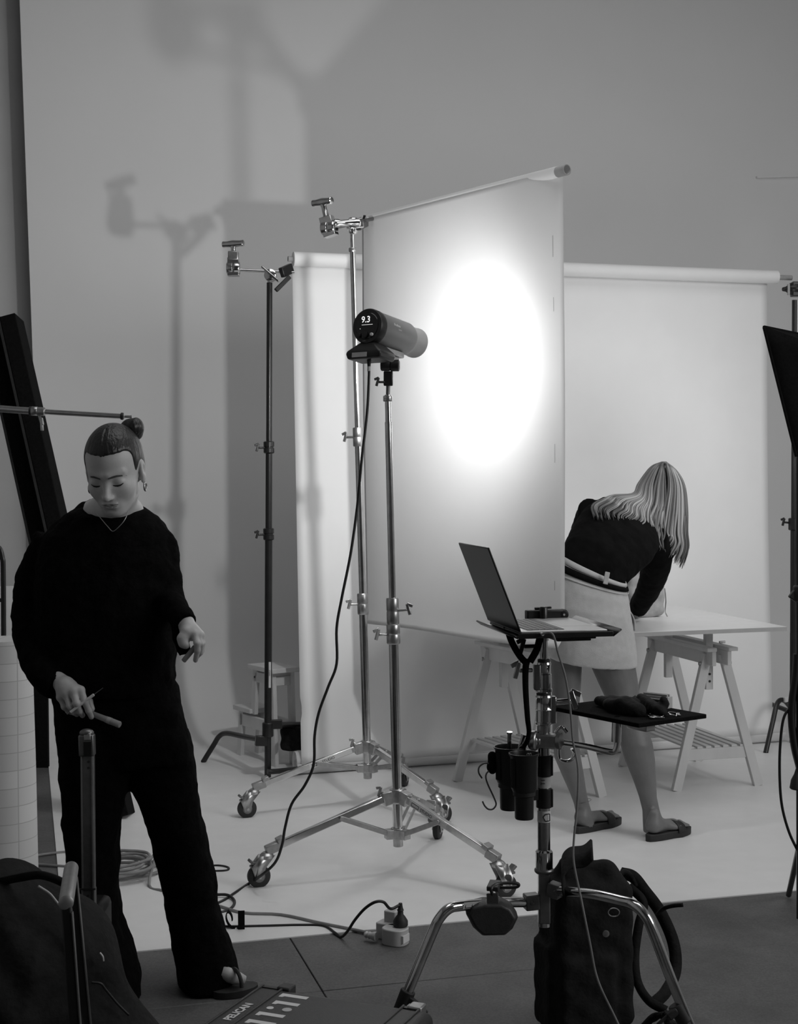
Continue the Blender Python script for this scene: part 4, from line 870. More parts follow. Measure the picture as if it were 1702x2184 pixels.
def strap():
    t = thing('strap', 'black webbing strap forking up to the laptop tray', 'strap', at(1128, 1570, 3.62))
    def rib(pts, w):
        m = M(); P = spline([at(*p) for p in pts], 7); vs = []
        for i, p in enumerate(P):
            d = (P[min(i + 1, len(P) - 1)] - P[max(i - 1, 0)]).normalized(); s = d.cross(V((0, 1, 0))).normalized(); ww = w if not hasattr(w, '__len__') else w[0] + (w[1] - w[0]) * i / (len(P) - 1)
            vs += [p + s * ww / 2, p - s * ww / 2]
        m.add(vs, [(2 * i, 2 * i + 1, 2 * i + 3, 2 * i + 2) for i in range(len(P) - 1)]); return m
    rib([(1080, 1335, 3.66), (1092, 1370, 3.645), (1108, 1398, 3.63), (1124, 1416, 3.62)], .017).obj('webbing', 'black_fabric', t, solid=.002)
    rib([(1152, 1358, 3.62), (1145, 1385, 3.62), (1130, 1412, 3.615)], .018).obj('webbing', 'black_fabric', t, solid=.002)
    rib([(1125, 1405, 3.618), (1121, 1425, 3.615), (1121, 1470, 3.61), (1125, 1530, 3.61), (1128, 1565, 3.62), (1118, 1592, 3.64), (1108, 1606, 3.66)], (.018, .009)).obj('webbing', 'black_fabric', t, solid=.002)
strap()
# ------------------------------------------------------------------ side tray with small gear
def side_tray():
    h = CAM_H - .885; zt = .885
    a, b, c = fl(1173, 1506, zt), fl(1351, 1541, zt), fl(1457, 1518, zt)
    x = (b - a); x.normalize(); y = V((-x.y, x.x, 0)); L = .335; W = .235
    t = thing('side_tray', 'flat black tray on a chrome arm beside the stand', 'tray', a + x * L / 2 + y * W / 2 - V((0, 0, .012)))
    f = frame(a, x); m = M(f); m.box((0, 0, -.011), (L, W, 0)); m.obj('tray_plate', 'black_fabric', t, bevel=.002)
    m = M(f); m.box((L * .72, W * .2, -.03), (L * .93, W * .34, -.011)); m.obj('bracket', 'steel', t, bevel=.003)
    def item(name, label, cat, x0, y0): return thing(name, label, cat, f @ V((x0, y0, 0)))
    g = item('glove', 'black work glove lying on the side tray', 'glove', .16, .10)
    def fn(P):
        q = lambda a_, b_, c_: f @ V((a_, b_, c_))
        d = s_ell(P, q(.17, .10, .016), (.05, .045, .020))
        for (a0, b0, a1, b1) in ((.13, .12, .07, .15), (.14, .10, .06, .125), (.15, .085, .075, .10), (.19, .13, .12, .19)): d = smin(d, s_cap(P, q(a0, b0, .016), q(a1, b1, .014), .013, .011), .012)
        return smin(d, s_cap(P, q(.2, .08, .016), q(.255, .075, .012), .026, .02), .02) + .0015 * np.sin(P[..., 0] * 170 + P[..., 1] * 90)
    sdf_mesh(fn, f @ V((.16, .11, 0)) - V((.18, .18, .02)), f @ V((.16, .11, 0)) + V((.18, .18, .07)), .005).obj('leather', 'bag_fabric', g)
    p = item('pouch', 'black cloth pouch on the right of the side tray', 'pouch', .24, .14)
    fn = lambda P: smin(s_cap(P, f @ V((.17, .17, .016)), f @ V((.29, .115, .014)), .022, .017), s_ell(P, f @ V((.285, .135, .028)), (.012, .014, .022)), .012) + .002 * np.sin(P[..., 0] * 140 + P[..., 2] * 190)
    sdf_mesh(fn, f @ V((.23, .14, 0)) - V((.14, .14, .02)), f @ V((.23, .14, 0)) + V((.14, .14, .07)), .005).obj('cloth', 'bag_fabric', p)
    cl = item('clear_box', 'clear plastic strip of clips standing at the back of the side tray', 'box', .15, .2)
    m = M(frame(f @ V((.14, .195, .0)), x + y * .25)); m.box((0, 0, 0), (.080, .024, .030)); m.box((.004, .003, .030), (.076, .008, .036)); m.box((.004, .014, .030), (.076, .019, .036)); m.box((-.004, -.006, .020), (.084, 0, .024)); m.obj('plastic_strip', 'grey_plastic', cl, bevel=.001)
    for (i, (x0, y0, r, lb)) in enumerate(((.295, .10, .016, 'larger steel key ring on the side tray'), (.31, .14, .011, 'smaller steel ring near the far corner of the side tray'))):
        k = item('key_ring', lb, 'ring', x0, y0); m = M(f); m.tube([(x0 + r * math.cos(a_), y0 + r * math.sin(a_), .003 + .006 * math.sin(a_ * .5)) for a_ in [2 * math.pi * q / 24 for q in range(25)]], .0018, 8); m.obj('ring', 'chrome', k)
    for (i, (x0, y0, x1, y1, lb)) in enumerate(((.30, .165, .325, .15, 'steel key at the back of the side tray'), (.305, .075, .328, .095, 'steel key near the tray corner'), (.28, .09, .30, .075, 'short steel key beside the larger ring'))):
        k = item('key', lb, 'key', x0, y0); m = M(f); m.beam((x0, y0, .004), (x1, y1, .004), .006, .0025); m.lathe((x0, y0, .002), (0, 0, 1), [(0, .008), (.003, .008)], 14); m.obj('blade', 'chrome', k, bevel=.0005)
side_tray()
def leg_weight():
    p = lambda u, v: at(u, v, 3.565)
    c = p(1050, 1985); t = thing('leg_weight', 'black rubber weight slung from the left leg of the laptop stand', 'weight', c)
    poly = [(992, 1942), (1002, 1925), (1030, 1918), (1070, 1918), (1090, 1928), (1104, 1950), (1092, 1975), (1076, 1989), (1028, 1990), (1008, 1972)]
    pts = [p(*q) for q in poly]; m = M(); n = len(pts)
    F0 = [V((q.x, q.y - .028, q.z)) for q in pts]; cen = p(1048, 1955)
    m.add([cen.lerp(V((q.x, q.y - .034, q.z)), 1) * 1 if 0 else V((cen.x + (q.x - cen.x) * .86, q.y - .036, cen.z + (q.z - cen.z) * .86)) for q in pts] + [V((q.x, q.y - .02, q.z)) for q in pts] + [V((q.x, q.y + .02, q.z)) for q in pts] + [V((cen.x + (q.x - cen.x) * .86, q.y + .034, cen.z + (q.z - cen.z) * .86)) for q in pts],
          [tuple(range(n)), tuple(range(4 * n - 1, 3 * n - 1, -1))] + [(r * n + i, (r + 1) * n + i, (r + 1) * n + (i + 1) % n, r * n + (i + 1) % n) for r in range(3) for i in range(n)])
    m.obj('weight_body', 'case_plastic', t, bevel=.004, seg=3)
    m = M(); m.beam(p(1052, 1950) + V((0, -.032, 0)), p(1049, 1900) + V((0, -.020, 0)), .030, .005, up=(0, 1, 0)); m.beam(p(1049, 1892) + V((0, -.02, 0)), p(1049, 1888) + V((.012, .03, 0)), .03, .012); m.obj('strap', 'case_plastic', t, bevel=.002)
    m = M(); m.tube(spline([p(1049, 1905) + V((0, -.02, 0)), p(1047, 1890) + V((0, -.02, 0)), p(1062, 1885) + V((0, 0, 0)), p(1102, 1886) + V((0, .01, 0)), p(1103, 1894) + V((0, .01, 0)), p(1066, 1896) + V((0, .01, 0))], 6), .004, 8); m.obj('hook', 'black_plastic', t)
leg_weight()
# ------------------------------------------------------------------ backpack
def backpack():
    Y = 3.82; c = V((at(1250, 2000, Y).x, Y, 0)); t = thing('backpack', 'black roll-top backpack standing behind the laptop stand', 'backpack', c)
    p = lambda u, v, y=Y: at(u, v, y - (0 if y == Y else .11))
    R = [V((.96, .26, 0)), V((-.26, .96, 0)), V((0, 0, 1))]
    zt = p(1250, 1880).z
    def f(P):
        d = s_box(P, R, c + V((0, 0, zt * .5 + .01)), (.112, .085, zt * .5), .035)
        d = smin(d, s_box(P, R, c + V((-.015, -.055, zt * .30)), (.080, .05, zt * .27), .02), .012)
        d = smin(d, s_box(P, R, c + V((-.105, -.02, zt * .32)), (.02, .06, zt * .30), .012), .012)
        d = smin(d, s_cap(P, p(1212, 1880, Y), p(1215, 1845, Y), .048, .032), .04)
        d = smin(d, s_cap(P, p(1262, 1875, Y), p(1290, 1858, Y), .045, .035), .04)
        return d + .0035 * np.sin(P[..., 0] * 55 + P[..., 2] * 33) * np.sin(P[..., 2] * 40 + P[..., 1] * 30)
    sdf_mesh(f, c - V((.19, .19, .01)), c + V((.19, .17, zt + .17)), .0075).obj('bag_body', 'bag_fabric', t)
    m = M(); P = [p(1200, 1905, Y - .09), p(1195, 1870, Y - .07), p(1197, 1845, Y - .04), p(1212, 1830, Y - .02), p(1240, 1826, Y - .02), p(1258, 1812, Y - .03)]
    S = spline(P, 6); vs = []
    for i, q in enumerate(S): vs += [q + V((0, -.055, -.012)), q + V((0.012, .055, .012))]
    m.add(vs, [(2 * i, 2 * i + 1, 2 * i + 3, 2 * i + 2) for i in range(len(S) - 1)]); m.obj('roll_top_flap', 'bag_fabric', t, solid=.006)
    def band(name, pts, w, rf=(0, 1, 0)):
        S = spline([p(*q) for q in pts], 7); m = M(); vs = []
        for i, q in enumerate(S):
            d = (S[min(i + 1, len(S) - 1)] - S[max(i - 1, 0)]).normalized(); s = d.cross(V(rf)).normalized(); vs += [q + s * w / 2, q - s * w / 2]
        m.add(vs, [(2 * i, 2 * i + 1, 2 * i + 3, 2 * i + 2) for i in range(len(S) - 1)]); return m.obj(name, 'bag_fabric', t, solid=.005)
    band('shoulder_strap', [(1322, 1862, 4.0), (1350, 1870, 4.05), (1375, 1900, 4.08), (1408, 1945, 4.1), (1436, 2010, 4.1), (1440, 2070, 4.08), (1420, 2115, 4.03), (1395, 2140, 4.0)], .034)
    band('shoulder_strap', [(1340, 1890, 3.98), (1372, 1925, 3.97), (1362, 1975, 3.95), (1354, 2040, 3.93), (1360, 2095, 3.9), (1385, 2135, 3.88), (1420, 2155, 3.88)], .024)
    band('strap_end', [(1402, 1950, 4.05), (1415, 1938, 4.0), (1435, 1932, 3.98), (1457, 1930, 3.97)], .010)
    band('side_strap', [(1318, 1868, 3.95), (1332, 1860, 3.98), (1345, 1868, 4.03), (1356, 1890, 4.05)], .014)
    m = M(); m.tube([at(1309 + 12 * math.cos(a), 1946 + 9 * math.sin(a), 3.72) for a in [2 * math.pi * k / 20 for k in range(21)]], .0016, 8); m.obj('ring', 'steel', t)
    q = at(1292, 1991, 3.705); m = M(); m.lathe(q, (.1, -1, 0), [(0, .0095), (.003, .009), (.004, .006)], 18); m.obj('snap_button', 'steel', t)
    # heap of loose straps on the floor
    m = M(); 
    for k in range(5): m.tube(spline([fl(1370 + 12 * k, 2190 - 8 * k, .02), fl(1400 + 6 * k, 2165, .05 + .01 * k), fl(1440 - 4 * k, 2185, .03), fl(1450, 2200, .015)], 5), .008, 8)
    m.obj('loose_straps', 'bag_fabric', t)
backpack()
# ------------------------------------------------------------------ hard case
def hard_case():
    o = fl(545, 2099, .25); x = (fl(890, 2150, .25) - o); x.z = 0; x.normalize(); y = V((-x.y, x.x, 0)) * -1; f = Matrix(((x.x, y.x, 0, o.x), (x.y, y.y, 0, o.y), (0, 0, 1, 0), (0, 0, 0, 1)))
    W, D, H = .475, .36, .25
    t = thing('hard_case', 'grey hard plastic equipment case marked 11:11 lying on the concrete', 'case', f @ V((W / 2, D / 2, 0)))
    m = M(f); m.box((0, 0, .0), (W, D, H * .66)); m.obj('lower_shell', 'case_plastic', t, bevel=.025, seg=4)
    m = M(f); m.box((0, 0, H * .60), (W, D, H)); lid = m.obj('lid', 'case_plastic', t, bevel=.022, seg=4)
    m = M(f); m.box((-.006, -.006, H * .60), (W + .006, D + .006, H * .67)); m.obj('rim', 'case_plastic', t, bevel=.004)
    for (x0, x1) in ((.022, .078), (.395, .438)):
        for xx in (x0, x1):
            m = M(f); m.box((xx - .003, -.001, H - .004), (xx + .003, D, H + .0035)); m.obj('rib', 'case_plastic', lid, bevel=.0015)
        m = M(f); m.box((x0 + .003, .0, H - .002), (x1 - .003, .012, H + .001)); m.obj('band_end', 'black_plastic', lid)
    for xx in (.082, .425):
        m = M(f); m.box((xx - .016, -.022, H * .45), (xx + .016, .0, H + .004)); m.box((xx - .018, -.024, H - .02), (xx + .018, .012, H + .006)); m.obj('latch', 'case_plastic' if xx < .2 else 'alu', t, bevel=.004)
    m = M(f); m.box((.40, -.02, H * .7), (.43, .004, H + .002)); m.obj('hinge_block', 'alu', t, bevel=.004)
    zt = H + .0006
    txt('PELICAN', fl(492, 2177, H) + V((0, 0, .0006)), -y, -x, .022, 'print_white', lid, bold=.035)
    fi = f.inverted(); loc = lambda u, v: fi @ fl(u, v, H)
    for (u0, v0, u1, v1) in ((600, 2121, 656, 2130), (586, 2136, 637, 2145), (550, 2160, 606, 2169), (528, 2176, 586, 2186)):
        a, b = loc(u0, v0), loc(u1, v1); x0, x1, yc = a.x, b.x, (a.y + b.y) / 2; w = .0085
        m = M(f); m.add([(x0, yc - w, zt), (x1, yc - w, zt), (x1, yc + w, zt), (x0 + .014, yc + w, zt), (x0 + .010, yc + w + .006, zt), (x0, yc + w + .006, zt)], [(0, 1, 2, 3, 4, 5)]); m.obj('number', 'print_white', lid, smooth=0)
    a = loc(576, 2150); m = M(f); m.lathe((a.x, a.y, zt - .001), (0, 0, 1), [(0, .0085), (.0014, .0085), (.0014, .001)], 24); m.obj('number_dot', 'print_white', lid)
    a = loc(612, 2154); m = M(f); m.lathe((a.x, a.y, zt - .001), (0, 0, 1), [(0, .0115), (.0014, .0115), (.0014, .001)], 26); m.obj('emblem', 'grey_plastic', lid)
hard_case()
# ------------------------------------------------------------------ left foreground: duffel, cart handle, suitcase handle
def duffel():
    c = V((at(100, 2100, 3.30).x, 3.30, 0)); t = thing('duffel_bag', 'large black fabric bag slumped in the lower left corner', 'bag', c)
    q = lambda u, v, y: at(u, v, y)
    def f(P):
        d = s_cap(P, q(40, 2010, 3.42), q(130, 2020, 3.40), .17, .13)
        d = smin(d, s_cap(P, q(60, 2130, 3.35), q(200, 2145, 3.38), .20, .10), .08)
        d = smin(d, s_cap(P, q(-30, 2000, 3.5), q(20, 1960, 3.5), .17, .12), .05)
        d = smin(d, s_ell(P, q(20, 1900, 3.46), (.075, .09, .07)), .05)
        d = smin(d, s_cap(P, c + V((-.1, .05, .12)), c + V((.17, .1, .10)), .12, .10), .1)
        d = d + .010 * np.sin(P[..., 0] * 19 + P[..., 2] * 26) * np.sin(P[..., 2] * 17 - P[..., 1] * 12 + P[..., 0] * 9) + .004 * np.sin(P[..., 0] * 50 + P[..., 2] * 40)
        return smax(d, -(P[..., 2] - .002), .01)
    sdf_mesh(f, V((c.x - .42, 3.02, -.01)), V((c.x + .30, 3.75, .68)), .011).obj('bag_body', 'bag_fabric', t)
    def band(name, pts, w, mt='bag_fabric'):
        S = spline([q(*k) for k in pts], 7); m = M(); vs = []
        for i, k in enumerate(S):
            d = (S[min(i + 1, len(S) - 1)] - S[max(i - 1, 0)]).normalized(); s = d.cross(V((0, 1, .4))).normalized(); vs += [k + s * w / 2, k - s * w / 2]
        m.add(vs, [(2 * i, 2 * i + 1, 2 * i + 3, 2 * i + 2) for i in range(len(S) - 1)]); m.obj(name, mt, t, solid=.004)
    band('carry_strap', [(0, 1880, 3.36), (40, 1872, 3.33), (80, 1866, 3.32), (110, 1872, 3.32), (140, 1885, 3.33)], .022)
    band('piping', [(195, 2095, 3.26), (215, 2098, 3.26), (225, 2110, 3.27), (250, 2140, 3.29), (275, 2165, 3.3)], .004, 'black_rubber')
    band('zip_cord', [(82, 1890, 3.29), (105, 1905, 3.28), (118, 1920, 3.28), (126, 1930, 3.28)], .004, 'grey_plastic')
    band('zip_cord', [(213, 2032, 3.28), (219, 2040, 3.28), (221, 2050, 3.28)], .003, 'grey_plastic')
duffel()
def cart_handle():
    z = .60; a = fl(141, 1924, z); b = fl(152, 1852, z); t = thing('hand_cart', 'folding hand cart whose grey handle stands over the black bag', 'cart', V((a.x + .03, a.y + .1, 0)))
    d = (b - a).normalized()
    m = M(); m.lathe(a - d * .01, d, [(0, .010), (.004, .016), ((b - a).length + .01, .0165), ((b - a).length + .018, .012)], 24); m.obj('handle_bar', 'alu', t)
    for (p, dx) in ((a, .008), (b, .020)):
        e = V((p.x + dx + .02, p.y + .02, .03)); m = M(); m.beam(p, e, .022, .016, up=(0, 1, 0)); u = m.obj('upright', 'black_metal', t, bevel=.004)
        m = M(); m.beam(p + V((.0135, -.004, -.02)), e + V((.0135, -.004, 0)), .0025, .012, up=(0, 1, 0)); m.obj('edge_strip', 'dark_alu', u)
    m = M(); m.box((a.x - .1, a.y - .06, .02), (a.x + .14, b.y + .1, .045)); m.obj('base_plate', 'black_metal', t, bevel=.004)
cart_handle()
def suitcase():
    Y = 3.72; p = lambda u, v: at(u, v, Y); x = p(187, 1700).x
    t = thing('trolley_case', 'black trolley case with a tall grey telescopic handle in front of the dark trousers', 'suitcase', V((x, Y, 0)))
    m = M(); m.box((x - .20, Y + .02, .02), (x + .03, Y + .16, .36)); m.obj('shell', 'black_plastic', t, bevel=.02, seg=3)
    def rail(v0, v1, w, u0, u1, nm):
        a, b = p(u0, v0), p(u1, v1); m = M(); m.beam(a, b, w, .022, up=(0, 1, 0)); r = m.obj(nm, 'dark_alu', t, bevel=.003)
        for s in (-1, 1): m = M(); m.beam(a + V((s * (w / 2 - .003), -.012, 0)), b + V((s * (w / 2 - .003), -.012, 0)), .004, .003, up=(0, 1, 0)); m.obj('rail_edge', 'alu', r)
        return r
    r1 = rail(2200, 1892, .037, 192, 189.5, 'outer_rail'); r2 = rail(1895, 1600, .034, 189.5, 187, 'inner_rail')
    for (u, v, r) in ((190, 1908, r1), (190, 1921, r1), (190.5, 1623, r2), (190.5, 1636, r2)):
        k = p(u, v) + V((0, -.0112, 0)); m = M(); m.cyl(k, k + V((0, -.0012, 0)), .0032, n=12); m.obj('rivet_hole', 'ink', r)
    m = M(); a = p(186.5, 1612); b = p(185, 1566); m.beam(a, b, .040, .030, up=(0, 1, 0)); m.ell(p(185, 1563), (.019, .016, .011)); g = m.obj('grip_top', 'dark_alu', t, bevel=.004)
    m = M(); m.beam(p(189.5, 1611) + V((0, -.015, 0)), p(189, 1580) + V((0, -.015, 0)), .020, .005, up=(0, 1, 0)); m.obj('grip_recess', 'dark_inside', g)
    m = M(); m.beam(p(189, 1577) + V((0, -.014, 0)), p(188, 1562) + V((0, -.012, 0)), .018, .006, up=(0, 1, 0)); m.obj('release_button', 'alu', g, bevel=.002)
    m = M(); m.beam(p(206, 1893) + V((-.045, -.013, 0)), p(206, 1893) + V((.0, -.013, 0)), .003, .004); m.obj('stop_ring', 'black_rubber', t)
suitcase()
# ------------------------------------------------------------------ left background: boards, flats, boom arm
def left_clutter():
    # two tall black flats leaning to the left
    for (u0, u1, dY, lb) in ((25, 264, 0, 'right one of two tall black flats leaning against the left wall'), (-14, 222, .08, 'left one of two tall black flats leaning against the left wall')):
        Y0, Y1 = 6.7 + dY, 6.3 + dY; tp = at(u0, 680, Y0); bt = fl(u1, 1745, .004) if 0 else V((at(u1, 1737, Y1).x, Y1, .004)); t = thing('black_flat', lb, 'flat', bt, 'black flats')
        d = (tp - bt).normalized(); w = .074; m = M(); m.beam(bt, tp, w, .14, up=(0, 1, 0)); m.obj('panel', 'black_fabric', t, bevel=.004)
        m = M(); s = d.cross(V((0, 1, 0))).normalized(); 
        if s.x > 0: s = -s
        m.beam(bt + s * (w / 2 + .007) + V((0, -.06, 0)), tp + s * (w / 2 + .007) + V((0, -.06, 0)), .012, .02, up=(0, 1, 0)); m.obj('edge_tape', 'black_rubber', t)
    # white foam board and thin black board on the concrete
    t = thing('foam_board', 'white foam board standing on edge at the far left', 'board', V((-2.02, 7.05, 0))); m = M(); m.box((-2.5, 7.04, .003), (at(70, 1450, 7.05).x, 7.06, at(40, 1250, 7.05).z)); m.obj('panel', 'white_paint', t, bevel=.001)
    t = thing('black_board_or_shade', 'low thin black board leaning beside the printed paper roll', 'board', V((-1.62, 6.2, 0))); m = M(); a, b = V((at(58, 1660, 6.1).x, 6.1, .004)), at(55, 1575, 6.12); m.beam(a, b + V((0, 0, .0)), .022, .16, up=(0, 1, 0)); m.obj('panel', 'black_plastic', t, bevel=.003)
    t = thing('black_board_or_shade', 'black panel in place of the shaded wall behind the person in black', 'board', V((-1.86, 7.45, 0))); m = M(); m.box((at(66, 1500, 7.4).x, 7.4, .003), (at(101, 1500, 7.4).x, 7.43, at(80, 1390, 7.4).z)); m.obj('panel', 'black_fabric', t, bevel=.002)  # black panel added where the left wall lies in shade
    # printed paper roll
    Y = 5.2; c = V((at(2, 1600, Y).x, Y, 0)); t = thing('paper_roll', 'thick upright roll of pale paper printed with a faint grid', 'roll', c)
    m = M(); h = at(0, 1364, Y).z; m.lathe(c + V((0, 0, .002)), (.004, 0, 1), [(0, .10), (0, .128), (h * .5, .122), (h, .112), (h, .09)], 48); m.obj('printed_paper', 'grid_paper', t)
    # black rounded frame behind it
    Y = 5.45; t = thing('black_frame', 'black rounded metal frame rising behind the paper roll at the left edge', 'frame', V((at(-20, 1500, Y).x, Y, 0)))
    for (du, v0, r) in ((0, 1165, .010), (-14, 1175, .006)):
        q = lambda u, v: at(u + du, v, Y); m = M(); m.tube(spline([V((q(9, 1500).x, Y, .003)), q(9, 1600), q(8, 1400), q(7, 1220), q(5, 1190), q(-2, v0 + 4), q(-20, v0), q(-60, v0)], 6), r, 12); m.obj('frame_tube', 'black_metal', t)
    m = M(); m.beam(at(-60, 1280, Y), at(10, 1280, Y), .014, .014); m.obj('cross_bar', 'black_metal', t)
    m = M(); m.tube([at(-60, 1165, Y), V((at(-60, 1165, Y).x, Y, .003))], .010, 12); m.obj('frame_tube', 'black_metal', t)
    # boom arm
    Y = 4.75; q = lambda u, v: at(u, v, Y); x0 = q(-90, 862).x
    t = thing('boom_stand', 'chrome boom arm reaching in from the left above the hair bun', 'light stand', V((x0, Y, 0)))
    m = M(); m.cyl(q(-130, 862), q(72, 877), .0115, n=20); m.obj('boom_tube', 'chrome', t)
    m = M(); m.cyl(q(60, 876), q(262, 888), .0085, n=20); m.obj('boom_tube', 'chrome', t)
    d = (q(262, 888) - q(72, 877)).normalized()
    m = M(); m.lathe(q(66, 876.5), d, [(0, .013), (.003, .0155), (.02, .0155), (.022, .014), (.03, .0145), (.045, .0145), (.048, .011)], 22); c = m.obj('collar', 'steel', t)
    m = M(); m.lathe(q(63, 876.3), d, [(0, .015), (.007, .015)], 20); m.obj('rubber_ring', 'black_rubber', t)
    lever(c, q(84, 886), (.3, -.2, -1), .8)
    m = M(); m.lathe(q(257, 887.6), d, [(0, .009), (.002, .012), (.009, .012), (.011, .007)], 20); m.obj('rubber_ring', 'black_rubber', t)
    m = M(); m.lathe(q(262, 888), d, [(0, .005), (.004, .008), (.006, .0045), (.024, .0042), (.026, .0055), (.03, .0055), (.032, .003)], 16); m.obj('spigot', 'steel', t)
    m = M(); m.cyl(V((x0, Y, .03)), V((x0, Y, q(-90, 866).z)), .0145, n=18); m.obj('column_tube', 'chrome', t)
    for a in (60, 180, 300):
        dd = V((math.cos(math.radians(a)), math.sin(math.radians(a)), 0)); m = M(); m.cyl(V((x0, Y, .3)), V((x0, Y, .012)) + dd * .35, .010, n=12); m.obj('leg', 'chrome', t)
left_clutter()
# ================================================================== PERSON IN BLACK (left)
def face_sdf(P):
    """front-facing head, x across, y forward, z up, eyes at z = 0 (metres)"""
    d = s_ell(P, (0, -.010, .035), (.0765, .098, .092))
    d = smin(d, s_ell(P, (0, .028, -.036), (.060, .064, .084)), .03)
    d = smin(d, s_ell(P, (0, .060, -.094), (.026, .026, .019)), .028)
    for s in (-1, 1):
        d = smin(d, s_ell(P, (s * .040, .052, -.030), (.022, .026, .024)), .022)
        d = smin(d, s_cap(P, (s * .010, .085, .019), (s * .044, .066, .022), .008, .005), .016)
        d = smax(d, -s_ell(P, (s * .032, .101, -.002), (.020, .0165, .0125)), .012)
        d = smin(d, s_ell(P, (s * .032, .0725, -.003), (.0160, .0130, .0120)), .007)
        e = smin(s_ell(P, (s * .079, -.006, -.004), (.0075, .017, .031)), s_ell(P, (s * .077, .0, -.030), (.006, .010, .012)), .008)
        e = smax(e, -s_ell(P, (s * .0875, -.002, .0), (.0065, .009, .017)), .004); d = smin(d, e, .006)
    n = s_cap(P, (0, .082, .010), (0, .106, -.036), .0065, .0100)
    n = smin(n, s_ell(P, (0, .109, -.038), (.010, .0085, .0085)), .006)
    for s in (-1, 1): n = smin(n, s_ell(P, (s * .0100, .097, -.042), (.0062, .009, .0058)), .006)
    d = smin(d, n, .010)
    d = smin(d, s_ell(P, (0, .0745, -.068), (.028, .016, .014)), .016)
    up = smin(s_ell(P, (-.008, .0912, -.0625), (.014, .005, .0032)), s_ell(P, (.008, .0912, -.0625), (.014, .005, .0032)), .006)
    d = smin(d, up, .004); d = smin(d, s_ell(P, (0, .0892, -.0722), (.018, .0052, .0040)), .007)
    d = smax(d, -s_ell(P, (0, .0985, -.0670), (.023, .008, .0010)), .002)
    d = smax(d, -s_ell(P, (0, .0945, -.0845), (.016, .006, .004)), .006)
    return d
def surf(x, z):                             # y of the face surface
    y = np.linspace(.125, .02, 421, dtype=np.float32); P = np.stack([np.full_like(y, x), y, np.full_like(y, z)], -1); d = face_sdf(P); i = np.argmax(d < 0); return float(y[i])
def strip(centre, width):                   # ribbon laid on the face: list of (x,z), half-heights
    m = M(); vs = []
    for (x, z), w in zip(centre, width):
        for k in (1, -1): zz = z + k * w; vs.append((x, surf(x, zz) + .0009, zz))
    m.add(vs, [(2 * i, 2 * i + 1, 2 * i + 3, 2 * i + 2) for i in range(len(centre) - 1)]); return m
def xform(m, Mx): m.v = [Mx @ V(p) for p in m.v]; return m
def finger(P, d, pts, r0, r1, k=.006):
    for i in range(len(pts) - 1):
        n = len(pts) - 1; a = r0 + (r1 - r0) * i / n; b = r0 + (r1 - r0) * (i + 1) / n; d = smin(d, s_cap(P, pts[i], pts[i + 1], a, b), k)
    return d
def bounds(pts, pad): return V([min(p[i] for p in pts) - pad for i in range(3)]), V([max(p[i] for p in pts) + pad for i in range(3)])
def sec(ul, ur, v, Y, dep, tilt=0.0):
    a, b = at(ul, v, Y), at(ur, v, Y); return ((a + b) / 2, (b - a) / 2, V((0, dep, tilt)))
